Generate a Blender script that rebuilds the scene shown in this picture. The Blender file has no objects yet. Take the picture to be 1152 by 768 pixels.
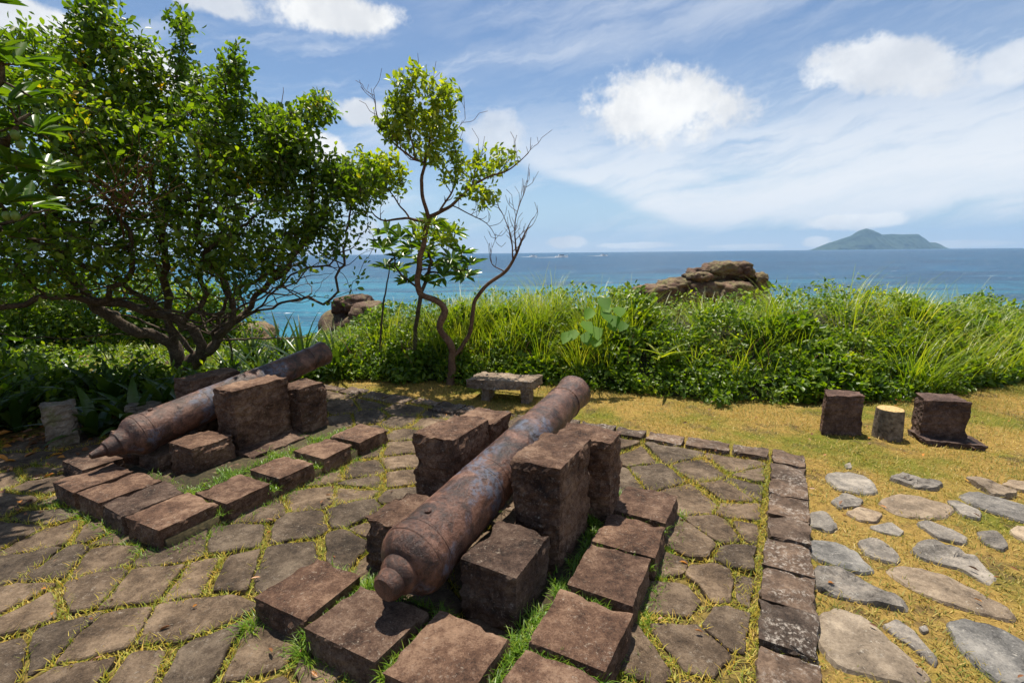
import bpy, bmesh, math, random
import numpy as np
from mathutils import Vector, Matrix, noise, kdtree

random.seed(7)
RNG = np.random.default_rng(11)
SC = bpy.context.scene
COL = SC.collection
R = math.radians

# ------------------------------------------------------------------ camera
FPX, CAMH = 544.0, 1.75
PITCH = math.atan((384 - 284.4) / FPX)
ROLL = R(0.6)
cam_d = bpy.data.cameras.new("camera")
cam = bpy.data.objects.new("camera", cam_d)
COL.objects.link(cam)
cam_d.sensor_width = 36.0
cam_d.lens = FPX / 1152 * 36
cam_d.clip_start = 0.05
cam_d.clip_end = 60000
cam.matrix_world = Matrix.Translation((0, 0, CAMH)) @ Matrix.Rotation(math.pi / 2 - PITCH, 4, 'X') @ Matrix.Rotation(-ROLL, 4, 'Z')
SC.camera = cam


def ray(px, py):
    x, y = px - 576, 384 - py
    c, s = math.cos(ROLL), math.sin(ROLL)
    xr, yr = x * c + y * s, -x * s + y * c
    return (xr, FPX * math.cos(PITCH) + yr * math.sin(PITCH), -FPX * math.sin(PITCH) + yr * math.cos(PITCH))


def gp(px, py, z=0.0):
    """survey: photograph point lying at height z -> ground position"""
    d = ray(px, py)
    t = (z - CAMH) / d[2]
    return (d[0] * t, d[1] * t)


def at(px, py, Y):
    d = ray(px, py)
    t = Y / d[1]
    return Vector((d[0] * t, Y, CAMH + d[2] * t))


AX = R(28.3)
UX, UY = math.sin(AX), math.cos(AX)


def uv(u, v):
    """battery frame: u along the guns, v across to the right"""
    return (u * UX + v * UY, u * UY - v * UX)


# ------------------------------------------------------------------ object helpers
def tag(o, label=None, cat=None, group=None, kind=None):
    if label: o['label'] = label
    if cat: o['category'] = cat
    if group: o['group'] = group
    if kind: o['kind'] = kind
    return o


def link(name, me, mat=None, parent=None, smooth=False):
    o = bpy.data.objects.new(name, me)
    COL.objects.link(o)
    if mat: me.materials.append(mat)
    if parent: o.parent = parent
    if smooth:
        me.polygons.foreach_set("use_smooth", np.ones(len(me.polygons), dtype=bool))
    return o


def empty(name, loc, rz=0.0):
    o = bpy.data.objects.new(name, None)
    COL.objects.link(o)
    o.location = loc
    o.rotation_euler = (0, 0, rz)
    o.empty_display_size = 0.1
    return o


def np_mesh(name, verts, quads):
    verts = np.asarray(verts, dtype=np.float32)
    quads = np.asarray(quads, dtype=np.int32)
    k = quads.shape[1]
    me = bpy.data.meshes.new(name)
    me.vertices.add(len(verts))
    me.vertices.foreach_set("co", verts.ravel())
    me.loops.add(quads.size)
    me.loops.foreach_set("vertex_index", quads.ravel())
    me.polygons.add(len(quads))
    me.polygons.foreach_set("loop_start", np.arange(0, quads.size, k, dtype=np.int32))
    me.update(calc_edges=True)
    me.validate()
    return me


def py_mesh(name, verts, faces):
    me = bpy.data.meshes.new(name)
    me.from_pydata(verts, [], faces)
    me.update()
    return me


def fbm(x, y, z=0.0, oct=3):
    return noise.fractal(Vector((x, y, z)), 1.0, 2.0, oct)


# ------------------------------------------------------------------ materials
def new_mat(name):
    m = bpy.data.materials.new(name)
    m.use_nodes = True
    nt = m.node_tree
    nt.nodes.clear()
    out = nt.nodes.new("ShaderNodeOutputMaterial")
    return m, nt, out


class NB:
    def __init__(s, nt): s.nt = nt; s.n = nt.nodes; s.l = nt.links
    def node(s, t, **kw):
        n = s.n.new(t)
        for k, v in kw.items(): setattr(n, k, v)
        return n
    def put(s, sock, v):
        if hasattr(v, "is_output") or isinstance(v, bpy.types.NodeSocket): s.l.new(v, sock)
        else: sock.default_value = v
    def math(s, op, a, b=None, c=None, clamp=False):
        n = s.node("ShaderNodeMath", operation=op, use_clamp=clamp)
        s.put(n.inputs[0], a)
        if b is not None: s.put(n.inputs[1], b)
        if c is not None: s.put(n.inputs[2], c)
        return n.outputs[0]
    def noise(s, vec, scale, detail=4, rough=0.55, dist=0.0):
        n = s.node("ShaderNodeTexNoise")
        if vec is not None: s.l.new(vec, n.inputs["Vector"])
        n.inputs["Scale"].default_value = scale
        n.inputs["Detail"].default_value = detail
        n.inputs["Roughness"].default_value = rough
        n.inputs["Distortion"].default_value = dist
        return n.outputs[0]
    def ramp(s, fac, stops, interp='LINEAR'):
        n = s.node("ShaderNodeValToRGB")
        n.color_ramp.interpolation = interp
        e = n.color_ramp.elements
        while len(e) < len(stops): e.new(0.5)
        for i, (p, c) in enumerate(stops):
            e[i].position = p
            e[i].color = (*c, 1) if len(c) == 3 else c
        s.put(n.inputs[0], fac)
        return n.outputs[0]
    def step(s, v, a, b):
        n = s.node("ShaderNodeMapRange", interpolation_type='SMOOTHSTEP')
        s.put(n.inputs[0], v)
        n.inputs[1].default_value = a; n.inputs[2].default_value = b
        return n.outputs[0]
    def mix(s, f, a, b):
        n = s.node("ShaderNodeMix", data_type='RGBA')
        s.put(n.inputs[0], f)
        for k, v in ((6, a), (7, b)):
            if isinstance(v, tuple): v = (*v, 1) if len(v) == 3 else v
            s.put(n.inputs[k], v)
        return n.outputs[2]
    def bump(s, h, strength, dist):
        n = s.node("ShaderNodeBump")
        n.inputs["Strength"].default_value = strength
        n.inputs["Distance"].default_value = dist
        s.l.new(h, n.inputs["Height"])
        return n.outputs[0]
    def objco(s): return s.node("ShaderNodeTexCoord").outputs["Object"]
    def pos(s): return s.node("ShaderNodeNewGeometry").outputs["Position"]
    def island(s): return s.node("ShaderNodeNewGeometry").outputs["Random Per Island"]
    def principled(s, col, rough, normal=None, spec=0.5, metal=0.0):
        n = s.node("ShaderNodeBsdfPrincipled")
        s.put(n.inputs["Base Color"], (*col, 1) if isinstance(col, tuple) else col)
        s.put(n.inputs["Roughness"], rough)
        n.inputs["Specular IOR Level"].default_value = spec
        s.put(n.inputs["Metallic"], metal)
        if normal is not None: s.l.new(normal, n.inputs["Normal"])
        return n.outputs[0]


def stone_mat(name, dark, mid, light, lichen=(0.36, 0.32, 0.27), lichen_amt=0.62, scale=1.0, moss=0.0, bumpd=0.012):
    m, nt, out = new_mat(name)
    b = NB(nt)
    p = b.pos()
    n1 = b.noise(p, 3.5 * scale, 6, 0.65, 0.4)
    n2 = b.noise(p, 17 * scale, 10, 0.78)
    n3 = b.noise(p, 120 * scale, 6, 0.75)
    mixn = b.math('ADD', b.math('MULTIPLY', n1, 0.38), b.math('ADD', b.math('MULTIPLY', n2, 0.34), b.math('MULTIPLY', n3, 0.28)))
    col = b.ramp(mixn, [(0.41, dark), (0.495, mid), (0.575, light), (0.66, tuple(min(.6, x * 1.35) for x in light))])
    isl = b.ramp(b.island(), [(0.0, (0.74, 0.76, 0.78)), (0.5, (1.0, .96, .92)), (1.0, (1.28, 1.22, 1.14))])
    oi = b.node("ShaderNodeObjectInfo").outputs["Random"]
    isl2 = b.ramp(oi, [(0.0, (0.80, 0.82, 0.84)), (0.5, (1.0, .93, .86)), (1.0, (1.2, 1.16, 1.1))])
    for tone in (isl, isl2):
        mx = b.node("ShaderNodeMix", data_type='RGBA', blend_type='MULTIPLY')
        mx.inputs[0].default_value = 1.0
        b.l.new(col, mx.inputs[6]); b.l.new(tone, mx.inputs[7])
        col = mx.outputs[2]
    lm = b.math('MULTIPLY', b.step(b.noise(p, 5.2 * scale, 3, 0.6), 0.42, 0.60), b.step(b.noise(p, 46 * scale, 9, 0.8), lichen_amt - 0.05, lichen_amt + 0.05))
    col = b.mix(b.math('MULTIPLY', lm, 0.85), col, lichen)
    sp = b.step(b.noise(p, 75 * scale, 6, 0.8), 0.585, 0.65)
    col = b.mix(b.math('MULTIPLY', sp, 0.5), col, tuple(min(.5, x * 1.25 + .03) for x in light))
    dk = b.step(n3, 0.56, 0.66)
    col = b.mix(b.math('MULTIPLY', dk, 0.5), col, tuple(x * 0.4 for x in dark))
    if moss:
        mm = b.step(b.noise(p, 7, 4, 0.6), 0.66 - moss * 0.2, 0.78 - moss * 0.2)
        col = b.mix(b.math('MULTIPLY', mm, 0.6), col, (0.10, 0.11, 0.03))
    h = b.math('ADD', b.math('MULTIPLY', n2, 1.0), b.math('MULTIPLY', n3, 0.22))
    h = b.math('ADD', h, b.math('MULTIPLY', n1, 0.8))
    b.l.new(b.principled(col, 0.86, b.bump(h, 0.9, bumpd), 0.25), out.inputs[0])
    return m


M = {}
M['block'] = stone_mat("weathered_red_stone", (0.022, 0.0125, 0.009), (0.098, 0.058, 0.040), (0.225, 0.155, 0.112), lichen=(0.33, 0.27, 0.21), lichen_amt=0.6, bumpd=0.02)
M['paving'] = stone_mat("paving_stone", (0.028, 0.020, 0.014), (0.095, 0.070, 0.049), (0.20, 0.155, 0.112), lichen=(0.34, 0.29, 0.23), lichen_amt=0.60, bumpd=0.03)
M['kerb'] = stone_mat("kerb_stone", (0.022, 0.015, 0.011), (0.075, 0.053, 0.040), (0.155, 0.115, 0.088), lichen=(0.38, 0.335, 0.285), lichen_amt=0.55)
M['slate'] = stone_mat("grey_field_stone", (0.055, 0.053, 0.050), (0.145, 0.14, 0.132), (0.28, 0.265, 0.24), lichen=(0.40, 0.37, 0.32), lichen_amt=0.6, scale=0.8)
M['tanstone'] = stone_mat("tan_field_stone", (0.10, 0.08, 0.06), (0.22, 0.18, 0.135), (0.35, 0.295, 0.225), lichen=(0.46, 0.42, 0.35), scale=0.8)
M['bench'] = stone_mat("lichen_bench_stone", (0.07, 0.055, 0.042), (0.19, 0.15, 0.115), (0.33, 0.275, 0.215), lichen=(0.48, 0.44, 0.38), lichen_amt=0.58)
M['seat'] = stone_mat("dark_seat_stone", (0.026, 0.016, 0.013), (0.085, 0.052, 0.042), (0.2, 0.14, 0.115), lichen=(0.45, 0.42, 0.38), lichen_amt=0.68)
M['post'] = stone_mat("mossy_grey_post_stone", (0.07, 0.06, 0.05), (0.16, 0.14, 0.115), (0.27, 0.24, 0.2), moss=0.6)
M['rock'] = stone_mat("shore_rock", (0.022, 0.014, 0.012), (0.085, 0.055, 0.042), (0.19, 0.13, 0.095), lichen=(0.21, 0.19, 0.08), lichen_amt=0.5, scale=0.25, bumpd=0.08)


def rust_mat():
    m, nt, out = new_mat("rusted_iron")
    b = NB(nt)
    p = b.objco()
    n1 = b.noise(p, 6.5, 6, 0.7, 0.8)
    n2 = b.noise(p, 26, 9, 0.75)
    n3 = b.noise(p, 110, 6, 0.7)
    f = b.math('ADD', b.math('MULTIPLY', n1, 0.5), b.math('ADD', b.math('MULTIPLY', n2, 0.3), b.math('MULTIPLY', n3, .2)))
    col = b.ramp(f, [(0.40, (0.013, 0.008, 0.007)), (0.47, (0.052, 0.024, 0.016)), (0.53, (0.122, 0.055, 0.034)), (0.61, (0.235, 0.125, 0.085))])
    bl = b.math('MULTIPLY', b.step(b.noise(p, 2.6, 3, 0.6, 0.3), 0.565, 0.64), b.step(n2, 0.42, 0.56))
    col = b.mix(b.math('MULTIPLY', bl, 0.85), col, (0.085, 0.10, 0.14))
    pits = b.step(n3, 0.58, 0.68)
    col = b.mix(b.math('MULTIPLY', pits, 0.7), col, (0.018, 0.012, 0.011))
    pale = b.step(b.noise(p, 60, 4, 0.75), 0.66, 0.72)
    col = b.mix(b.math('MULTIPLY', pale, 0.6), col, (0.36, 0.27, 0.22))
    h = b.math('SUBTRACT', b.math('ADD', n2, b.math('MULTIPLY', n1, 0.6)), b.math('MULTIPLY', pits, 0.35))
    rg = b.ramp(n2, [(0.35, (0.28,) * 3), (0.65, (0.52,) * 3)])
    b.l.new(b.principled(col, rg, b.bump(h, 1.0, 0.012), 0.45, 0.0), out.inputs[0])
    return m


M['rust'] = rust_mat()


def leaf_mat(name, stops, rough=0.42, trans=0.3, tcol=(0.25, 0.42, 0.04), spot=None):
    m, nt, out = new_mat(name)
    b = NB(nt)
    big = b.noise(b.pos(), 1.6, 3, 0.6)
    f = b.math('ADD', b.math('MULTIPLY', b.island(), 0.75), b.math('MULTIPLY', b.math('SUBTRACT', big, 0.5), 1.1))
    f = b.math('ADD', f, 0.12, clamp=True)
    col = b.ramp(f, stops)
    pr = b.principled(col, rough, None, 0.4)
    t = b.node("ShaderNodeBsdfTranslucent")
    tm = b.node("ShaderNodeMix", data_type='RGBA', blend_type='MULTIPLY')
    tm.inputs[0].default_value = 1.0
    b.l.new(col, tm.inputs[6])
    tm.inputs[7].default_value = (tcol[0] * 10, tcol[1] * 6, tcol[2] * 10, 1)
    b.l.new(tm.outputs[2], t.inputs[0])
    ms = b.node("ShaderNodeMixShader")
    ms.inputs[0].default_value = trans
    b.l.new(pr, ms.inputs[1]); b.l.new(t.outputs[0], ms.inputs[2])
    b.l.new(ms.outputs[0], out.inputs[0])
    return m


M['leaf_tree'] = leaf_mat("dark_tree_leaf", [(0, (0.022, 0.05, 0.006)), (0.35, (0.058, 0.108, 0.010)), (0.7, (0.115, 0.18, 0.016)), (0.95, (0.20, 0.25, 0.025)), (1.0, (0.40, 0.27, 0.02))], trans=.42)
M['leaf_small'] = leaf_mat("pale_green_leaf", [(0, (0.07, 0.11, 0.01)), (0.5, (0.17, 0.23, 0.02)), (1.0, (0.32, 0.33, 0.05))], trans=.4)
M['leaf_big'] = leaf_mat("glossy_long_leaf", [(0, (0.035, 0.08, 0.008)), (0.6, (0.085, 0.16, 0.015)), (1.0, (0.18, 0.24, 0.02))], rough=0.3)
M['leaf_under'] = leaf_mat("undergrowth_leaf", [(0, (0.03, 0.07, 0.006)), (0.4, (0.085, 0.15, 0.012)), (0.8, (0.17, 0.235, 0.018)), (1.0, (0.29, 0.30, 0.035))], trans=.4)
M['vine'] = leaf_mat("vine_leaf", [(0, (0.06, 0.15, 0.012)), (1.0, (0.14, 0.26, 0.02))], rough=.65, trans=.35)
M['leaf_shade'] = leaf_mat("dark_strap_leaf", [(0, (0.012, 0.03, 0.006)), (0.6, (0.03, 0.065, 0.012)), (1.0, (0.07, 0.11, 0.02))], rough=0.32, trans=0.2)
M['blade'] = leaf_mat("tall_grass_blade", [(0, (0.08, 0.14, 0.012)), (0.5, (0.18, 0.24, 0.024)), (0.85, (0.28, 0.30, 0.05)), (1.0, (0.40, 0.35, 0.12))], trans=.3)
M['lawn'] = leaf_mat("dry_lawn_blade", [(0, (0.07, 0.12, 0.010)), (0.25, (0.16, 0.18, 0.02)), (0.45, (0.27, 0.235, 0.04)), (0.65, (0.40, 0.29, 0.06)), (0.9, (0.48, 0.36, 0.10)), (1.0, (0.62, 0.50, 0.24))], rough=0.6, tcol=(0.13, 0.18, 0.06))
M['joint'] = leaf_mat("joint_grass_blade", [(0, (0.11, 0.18, 0.012)), (0.38, (0.24, 0.27, 0.02)), (0.65, (0.44, 0.36, 0.045)), (1.0, (0.60, 0.37, 0.07))], rough=0.55, tcol=(0.15, 0.21, 0.06))
M['tuft'] = leaf_mat("fresh_grass_blade", [(0, (0.05, 0.12, 0.01)), (0.6, (0.12, 0.22, 0.015)), (1.0, (0.24, 0.28, 0.03))])
M['litter'] = leaf_mat("fallen_leaf", [(0, (0.10, 0.045, 0.02)), (0.55, (0.22, 0.09, 0.03)), (0.9, (0.5, 0.2, 0.02)), (1.0, (0.65, 0.36, 0.02))], trans=0.15, tcol=(0.1, 0.16, 0.1))


def bark_mat(name, a, c, e):
    m, nt, out = new_mat(name)
    b = NB(nt)
    p = b.pos()
    n1 = b.noise(p, 9, 5, 0.7, 0.5)
    n2 = b.noise(p, 60, 4, 0.7)
    f = b.math('ADD', b.math('MULTIPLY', n1, 0.5), b.math('MULTIPLY', n2, 0.5))
    col = b.ramp(f, [(0.33, a), (0.5, c), (0.68, e)])
    b.l.new(b.principled(col, 0.85, b.bump(f, 0.9, 0.012), 0.2), out.inputs[0])
    return m


M['bark'] = bark_mat("dark_bark", (0.022, 0.016, 0.011), (0.075, 0.054, 0.036), (0.19, 0.15, 0.10))
M['bark_small'] = bark_mat("brown_bark", (0.035, 0.018, 0.012), (0.12, 0.066, 0.04), (0.25, 0.16, 0.10))
M['twig'] = bark_mat("dry_twig", (0.06, 0.03, 0.015), (0.17, 0.09, 0.045), (0.30, 0.18, 0.10))
M['fruit'] = leaf_mat("green_fruit_skin", [(0, (0.07, 0.13, 0.015)), (1.0, (0.14, 0.2, 0.03))], trans=0.02)


def TERRACE(b, sx):
    # packed darker soil under the terrace: everything inside its two kerb lines
    x, y = sx.outputs[0], sx.outputs[1]
    a_ = b.math('ADD', b.math('MULTIPLY', b.math('SUBTRACT', x, 2.35), 0.871), b.math('MULTIPLY', b.math('SUBTRACT', y, 3.75), -0.49))
    c_ = b.math('ADD', b.math('MULTIPLY', b.math('SUBTRACT', x, 2.35), 0.451), b.math('MULTIPLY', b.math('SUBTRACT', y, 3.75), 0.892))
    return b.math('MULTIPLY', b.math('LESS_THAN', a_, 0.0), b.math('LESS_THAN', c_, 0.0))


def ground_mat():
    m, nt, out = new_mat("lawn_soil")
    b = NB(nt)
    p = b.pos()
    n1 = b.noise(p, 1.1, 4, 0.6)
    n2 = b.noise(p, 22, 5, 0.7)
    n3 = b.noise(p, 120, 3, 0.7)
    f = b.math('ADD', b.math('MULTIPLY', n2, 0.5), b.math('MULTIPLY', n3, 0.5))
    straw = b.ramp(f, [(0.32, (0.09, 0.06, 0.022)), (0.5, (0.27, 0.175, 0.048)), (0.68, (0.40, 0.27, 0.08))])
    green = b.ramp(f, [(0.3, (0.05, 0.055, 0.012)), (0.6, (0.17, 0.17, 0.022)), (0.8, (0.25, 0.22, 0.03))])
    col = b.mix(b.step(n1, 0.46, 0.64), straw, green)
    col = b.mix(b.math('MULTIPLY', b.step(b.noise(p, 2.7, 5, .7), .54, .66), .75), col, (0.085, 0.06, 0.032))
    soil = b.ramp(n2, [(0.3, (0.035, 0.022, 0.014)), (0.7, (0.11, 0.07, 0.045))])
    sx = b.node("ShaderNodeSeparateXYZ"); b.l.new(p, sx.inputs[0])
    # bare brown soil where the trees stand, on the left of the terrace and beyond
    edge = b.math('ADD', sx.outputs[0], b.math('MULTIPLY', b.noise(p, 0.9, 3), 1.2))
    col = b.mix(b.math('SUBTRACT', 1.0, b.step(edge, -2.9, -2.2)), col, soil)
    col = b.mix(TERRACE(b, sx), col, b.mix(b.step(n2, .4, .6), (0.08, 0.06, 0.02), (0.20, 0.145, 0.045)))
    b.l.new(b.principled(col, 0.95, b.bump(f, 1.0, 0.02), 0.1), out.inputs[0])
    return m


M['ground'] = ground_mat()


def water_mat():
    m, nt, out = new_mat("sea_water")
    b = NB(nt)
    p = b.pos()
    sx = b.node("ShaderNodeSeparateXYZ"); b.l.new(p, sx.inputs[0])
    mp = b.node("ShaderNodeMapping"); b.l.new(p, mp.inputs[0])
    mp.inputs["Scale"].default_value = (0.35, 1.0, 1.0)
    mp.inputs["Rotation"].default_value = (0, 0, R(12))
    w1 = b.noise(mp.outputs[0], 0.28, 5, 0.65)
    w2 = b.noise(mp.outputs[0], 1.3, 4, 0.65)
    w3 = b.noise(mp.outputs[0], 0.018, 4, 0.6)
    w4 = b.noise(mp.outputs[0], 0.0035, 4, 0.6)
    d = b.math('ADD', sx.outputs[1], b.math('MULTIPLY', sx.outputs[0], 0.55))
    d = b.math('ADD', d, b.math('MULTIPLY', b.math('SUBTRACT', w3, 0.5), 130))
    shallow = b.math('SUBTRACT', 1.0, b.step(d, 40, 300))
    deep = b.mix(b.step(w4, 0.35, 0.65), (0.005, 0.05, 0.12), (0.008, 0.075, 0.155))
    col = b.mix(shallow, deep, (0.012, 0.15, 0.22))
    w5 = b.noise(mp.outputs[0], 0.06, 6, 0.7)
    col = b.mix(b.math('MULTIPLY', b.step(w5, 0.44, 0.58), 0.75), col, (0.003, 0.03, 0.075))
    col = b.mix(b.math('MULTIPLY', b.step(b.noise(mp.outputs[0], 0.16, 6, 0.7), 0.52, 0.64), 0.35), col, (0.02, 0.16, 0.23))
    col = b.mix(b.math('MULTIPLY', b.step(w2, 0.45, 0.68), 0.45), col, (0.004, 0.045, 0.10))
    foam = b.math('MULTIPLY', b.step(w1, 0.63, 0.69), b.step(w2, 0.48, 0.60))
    col = b.mix(foam, col, (0.8, 0.83, 0.85))
    h = b.math('ADD', b.math('MULTIPLY', w1, 1.0), b.math('MULTIPLY', w2, 0.35))
    b.l.new(b.principled(col, 0.32, b.bump(h, 1.0, 1.3), 0.12), out.inputs[0])
    return m


M['water'] = water_mat()


def simple_mat(name, c1, c2, scale, rough=0.8, bd=0.0):
    m, nt, out = new_mat(name)
    b = NB(nt)
    n = b.noise(b.pos(), scale, 6, 0.65)
    col = b.ramp(n, [(0.35, c1), (0.65, c2)])
    b.l.new(b.principled(col, rough, b.bump(n, 0.8, bd) if bd else None, 0.3), out.inputs[0])
    return m


M['island'] = simple_mat("island_forest", (0.014, 0.035, 0.016), (0.05, 0.075, 0.04), 0.011, 0.95, 14.0)
M['cutwood'] = simple_mat("pale_cut_wood", (0.42, 0.27, 0.10), (0.62, 0.44, 0.20), 40, 0.8, 0.004)
def rings_mat():
    m, nt, out = new_mat("sawn_wood_rings")
    b = NB(nt)
    p = b.objco()
    ln = b.node("ShaderNodeVectorMath", operation='LENGTH'); b.l.new(p, ln.inputs[0])
    sx = b.node("ShaderNodeSeparateXYZ"); b.l.new(p, sx.inputs[0])
    rr = b.math('SQRT', b.math('ADD', b.math('MULTIPLY', sx.outputs[0], sx.outputs[0]), b.math('MULTIPLY', sx.outputs[1], sx.outputs[1])))
    w = b.math('SINE', b.math('ADD', b.math('MULTIPLY', rr, 620.0), b.math('MULTIPLY', b.noise(p, 14, 4), 9.0)))
    n = b.noise(p, 55, 5, .7)
    f = b.math('ADD', b.math('MULTIPLY', w, .16), n)
    col = b.ramp(f, [(.3, (.26, .15, .055)), (.5, (.46, .31, .13)), (.7, (.60, .44, .21))])
    crack = b.step(b.noise(p, 22, 3, .5), .62, .66)
    col = b.mix(b.math('MULTIPLY', crack, .6), col, (.12, .07, .03))
    b.l.new(b.principled(col, .85, b.bump(f, .6, .004), .2), out.inputs[0])
    return m


M['cutwood'] = rings_mat()
M['stumpbark'] = simple_mat("stump_bark", (0.07, 0.05, 0.035), (0.24, 0.19, 0.14), 30, 0.9, 0.012)
M['boatwhite'] = simple_mat("white_boat_paint", (0.74, 0.75, 0.76), (0.82, 0.82, 0.82), 2, 0.4)
M['boatdark'] = simple_mat("boat_window", (0.04, 0.05, 0.06), (0.07, 0.08, 0.09), 2, 0.2)


# ------------------------------------------------------------------ shape builders
def block_mesh(name, top, bot, z0, z1, res=0.016, rough=0.007, chip=0.02, seed=0.0, origin=None):
    """squared rough-hewn stone: 4 top and 4 base corners (counter-clockwise), finely gridded, worn edges"""
    o = origin
    L = [math.dist(top[i], top[(i + 1) % 4]) for i in range(4)]
    nx = max(4, int(round(max(L[0], L[2]) / res)))
    ny = max(4, int(round(max(L[1], L[3]) / res)))
    nz = max(3, int(round((z1 - z0) / res)))
    idx, verts, faces = {}, [], []

    def vert(i, j, k):
        key = (i, j, k)
        if key in idx: return idx[key]
        a, c, w = i / nx, j / ny, k / nz
        def bil(q):
            return [(q[0][t] * (1 - a) + q[1][t] * a) * (1 - c) + (q[3][t] * (1 - a) + q[2][t] * a) * c for t in (0, 1)]
        pt, pb = bil(top), bil(bot)
        x, y = pb[0] * (1 - w) + pt[0] * w, pb[1] * (1 - w) + pt[1] * w
        z = z0 * (1 - w) + z1 * w
        # inward direction per face, more at edges and corners
        cx = sum(q[0] for q in top) / 4; cy = sum(q[1] for q in top) / 4; cz = (z0 + z1) / 2
        fx = (i == 0) + (i == nx); fy = (j == 0) + (j == ny); fz = (k == nz)
        e1 = Vector((top[1][0] - top[0][0], top[1][1] - top[0][1], 0)).normalized()
        e2 = Vector((top[3][0] - top[0][0], top[3][1] - top[0][1], 0)).normalized()
        nrm = Vector((0, 0, 0))
        if i == 0: nrm -= e1
        if i == nx: nrm += e1
        if j == 0: nrm -= e2
        if j == ny: nrm += e2
        if k == nz: nrm += Vector((0, 0, 1))
        if k == 0: nrm -= Vector((0, 0, 1))
        if nrm.length: nrm.normalize()
        q = Vector((x + seed * 3.1, y - seed * 1.7, z + seed))
        side = 1.0 if not fz else 0.0
        qs = Vector((q.x * 1.0, q.y * 1.0, q.z * 1.9))
        d = rough * ((1.2 + .5 * side) * noise.fractal(qs * 5, 1, 2, 3) + (.9 + .8 * side) * noise.fractal(qs * 17, 0.7, 2.1, 4) - side * 1.0 * abs(noise.noise(qs * 11)))
        da = min(i, nx - i) * L[0] / nx; db = min(j, ny - j) * L[1] / ny; dc = (nz - k) * (z1 - z0) / nz
        s = sorted((da, db, dc))
        near = max(0.0, 1 - (s[0] + s[1]) / 0.06)
        cn = noise.fractal(q * 7.0, 1, 2, 3)
        d -= near * (0.004 + chip * max(0.0, cn + 0.15) ** 1.2 * 1.7)
        v = Vector((x, y, z)) + nrm * d
        verts.append((v.x - o[0], v.y - o[1], v.z - o[2]))
        idx[key] = len(verts) - 1
        return idx[key]

    for i in range(nx):
        for j in range(ny):
            faces.append([vert(i, j, nz), vert(i + 1, j, nz), vert(i + 1, j + 1, nz), vert(i, j + 1, nz)])
            faces.append([vert(i, j, 0), vert(i, j + 1, 0), vert(i + 1, j + 1, 0), vert(i + 1, j, 0)])
    for i in range(nx):
        for k in range(nz):
            faces.append([vert(i, 0, k), vert(i + 1, 0, k), vert(i + 1, 0, k + 1), vert(i, 0, k + 1)])
            faces.append([vert(i + 1, ny, k), vert(i, ny, k), vert(i, ny, k + 1), vert(i + 1, ny, k + 1)])
    for j in range(ny):
        for k in range(nz):
            faces.append([vert(0, j + 1, k), vert(0, j, k), vert(0, j, k + 1), vert(0, j + 1, k + 1)])
            faces.append([vert(nx, j, k), vert(nx, j + 1, k), vert(nx, j + 1, k + 1), vert(nx, j, k + 1)])
    return py_mesh(name, verts, faces)


SEED = [0.0]


def ccw(q):
    a = sum(q[i][0] * q[(i + 1) % 4][1] - q[(i + 1) % 4][0] * q[i][1] for i in range(4))
    return q if a > 0 else q[::-1]


def stone_block(name, top, z0, z1, mat, label=None, cat=None, group=None, flare=0.0, parent=None, **kw):
    top = ccw([tuple(t) for t in top])
    cx = sum(p[0] for p in top) / 4; cy = sum(p[1] for p in top) / 4
    bot = [(cx + (p[0] - cx) * (1 + flare), cy + (p[1] - cy) * (1 + flare)) for p in top]
    SEED[0] += 1.37
    me = block_mesh(name, top, bot, z0, z1, seed=SEED[0], origin=(cx, cy, z0), **kw)
    ob = link(name, me, mat, smooth=False)
    ob.location = (cx, cy, z0)
    if parent:
        ob.parent = parent
        ob.location = Vector(ob.location) - Vector(parent.location)
    elif label:
        tag(ob, label, cat, group)
    return ob


def quad_uv(u0, u1, v0, v1, j=0.012):
    r = lambda: random.uniform(-j, j)
    return [uv(u0 + r(), v0 + r()), uv(u0 + r(), v1 + r()), uv(u1 + r(), v1 + r()), uv(u1 + r(), v0 + r())]


def lathe(profile, seg=56, wob=0.0, seed=0):
    """profile (x along axis, radius); axis = local X"""
    verts, faces = [], []
    for i, (x, r) in enumerate(profile):
        for k in range(seg):
            a = 2 * math.pi * k / seg
            rr = r
            if wob and r > 0.02:
                rr += wob * noise.fractal(Vector((x * 9 + seed, math.cos(a) * r * 9, math.sin(a) * r * 9)), 1, 2, 3)
            verts.append((x, rr * math.cos(a), rr * math.sin(a)))
    n = len(profile)
    for i in range(n - 1):
        for k in range(seg):
            faces.append((i * seg + k, i * seg + (k + 1) % seg, (i + 1) * seg + (k + 1) % seg, (i + 1) * seg + k))
    faces.append(tuple(reversed(range(seg))))
    faces.append(tuple((n - 1) * seg + k for k in range(seg)))
    return verts, faces


def dense(profile, step=0.02):
    out = [profile[0]]
    for (x0, r0), (x1, r1) in zip(profile, profile[1:]):
        n = max(1, int(math.hypot(x1 - x0, r1 - r0) / step))
        out += [(x0 + (x1 - x0) * t / n, r0 + (r1 - r0) * t / n) for t in range(1, n + 1)]
    return out


def recalc(me):
    bm = bmesh.new(); bm.from_mesh(me)
    bmesh.ops.recalc_face_normals(bm, faces=bm.faces)
    bm.to_mesh(me); bm.free()


def lathe_part(name, profile, mat, parent, wob=0.002, seed=0, step=0.02):
    v, f = lathe(dense(profile, step), 64, wob, seed)
    me = py_mesh(name, v, f)
    recalc(me)
    o = link(name, me, mat, smooth=True)
    o.parent = parent
    try:
        me.set_sharp_from_angle(angle=R(38))
    except Exception:
        pass
    return o


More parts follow.
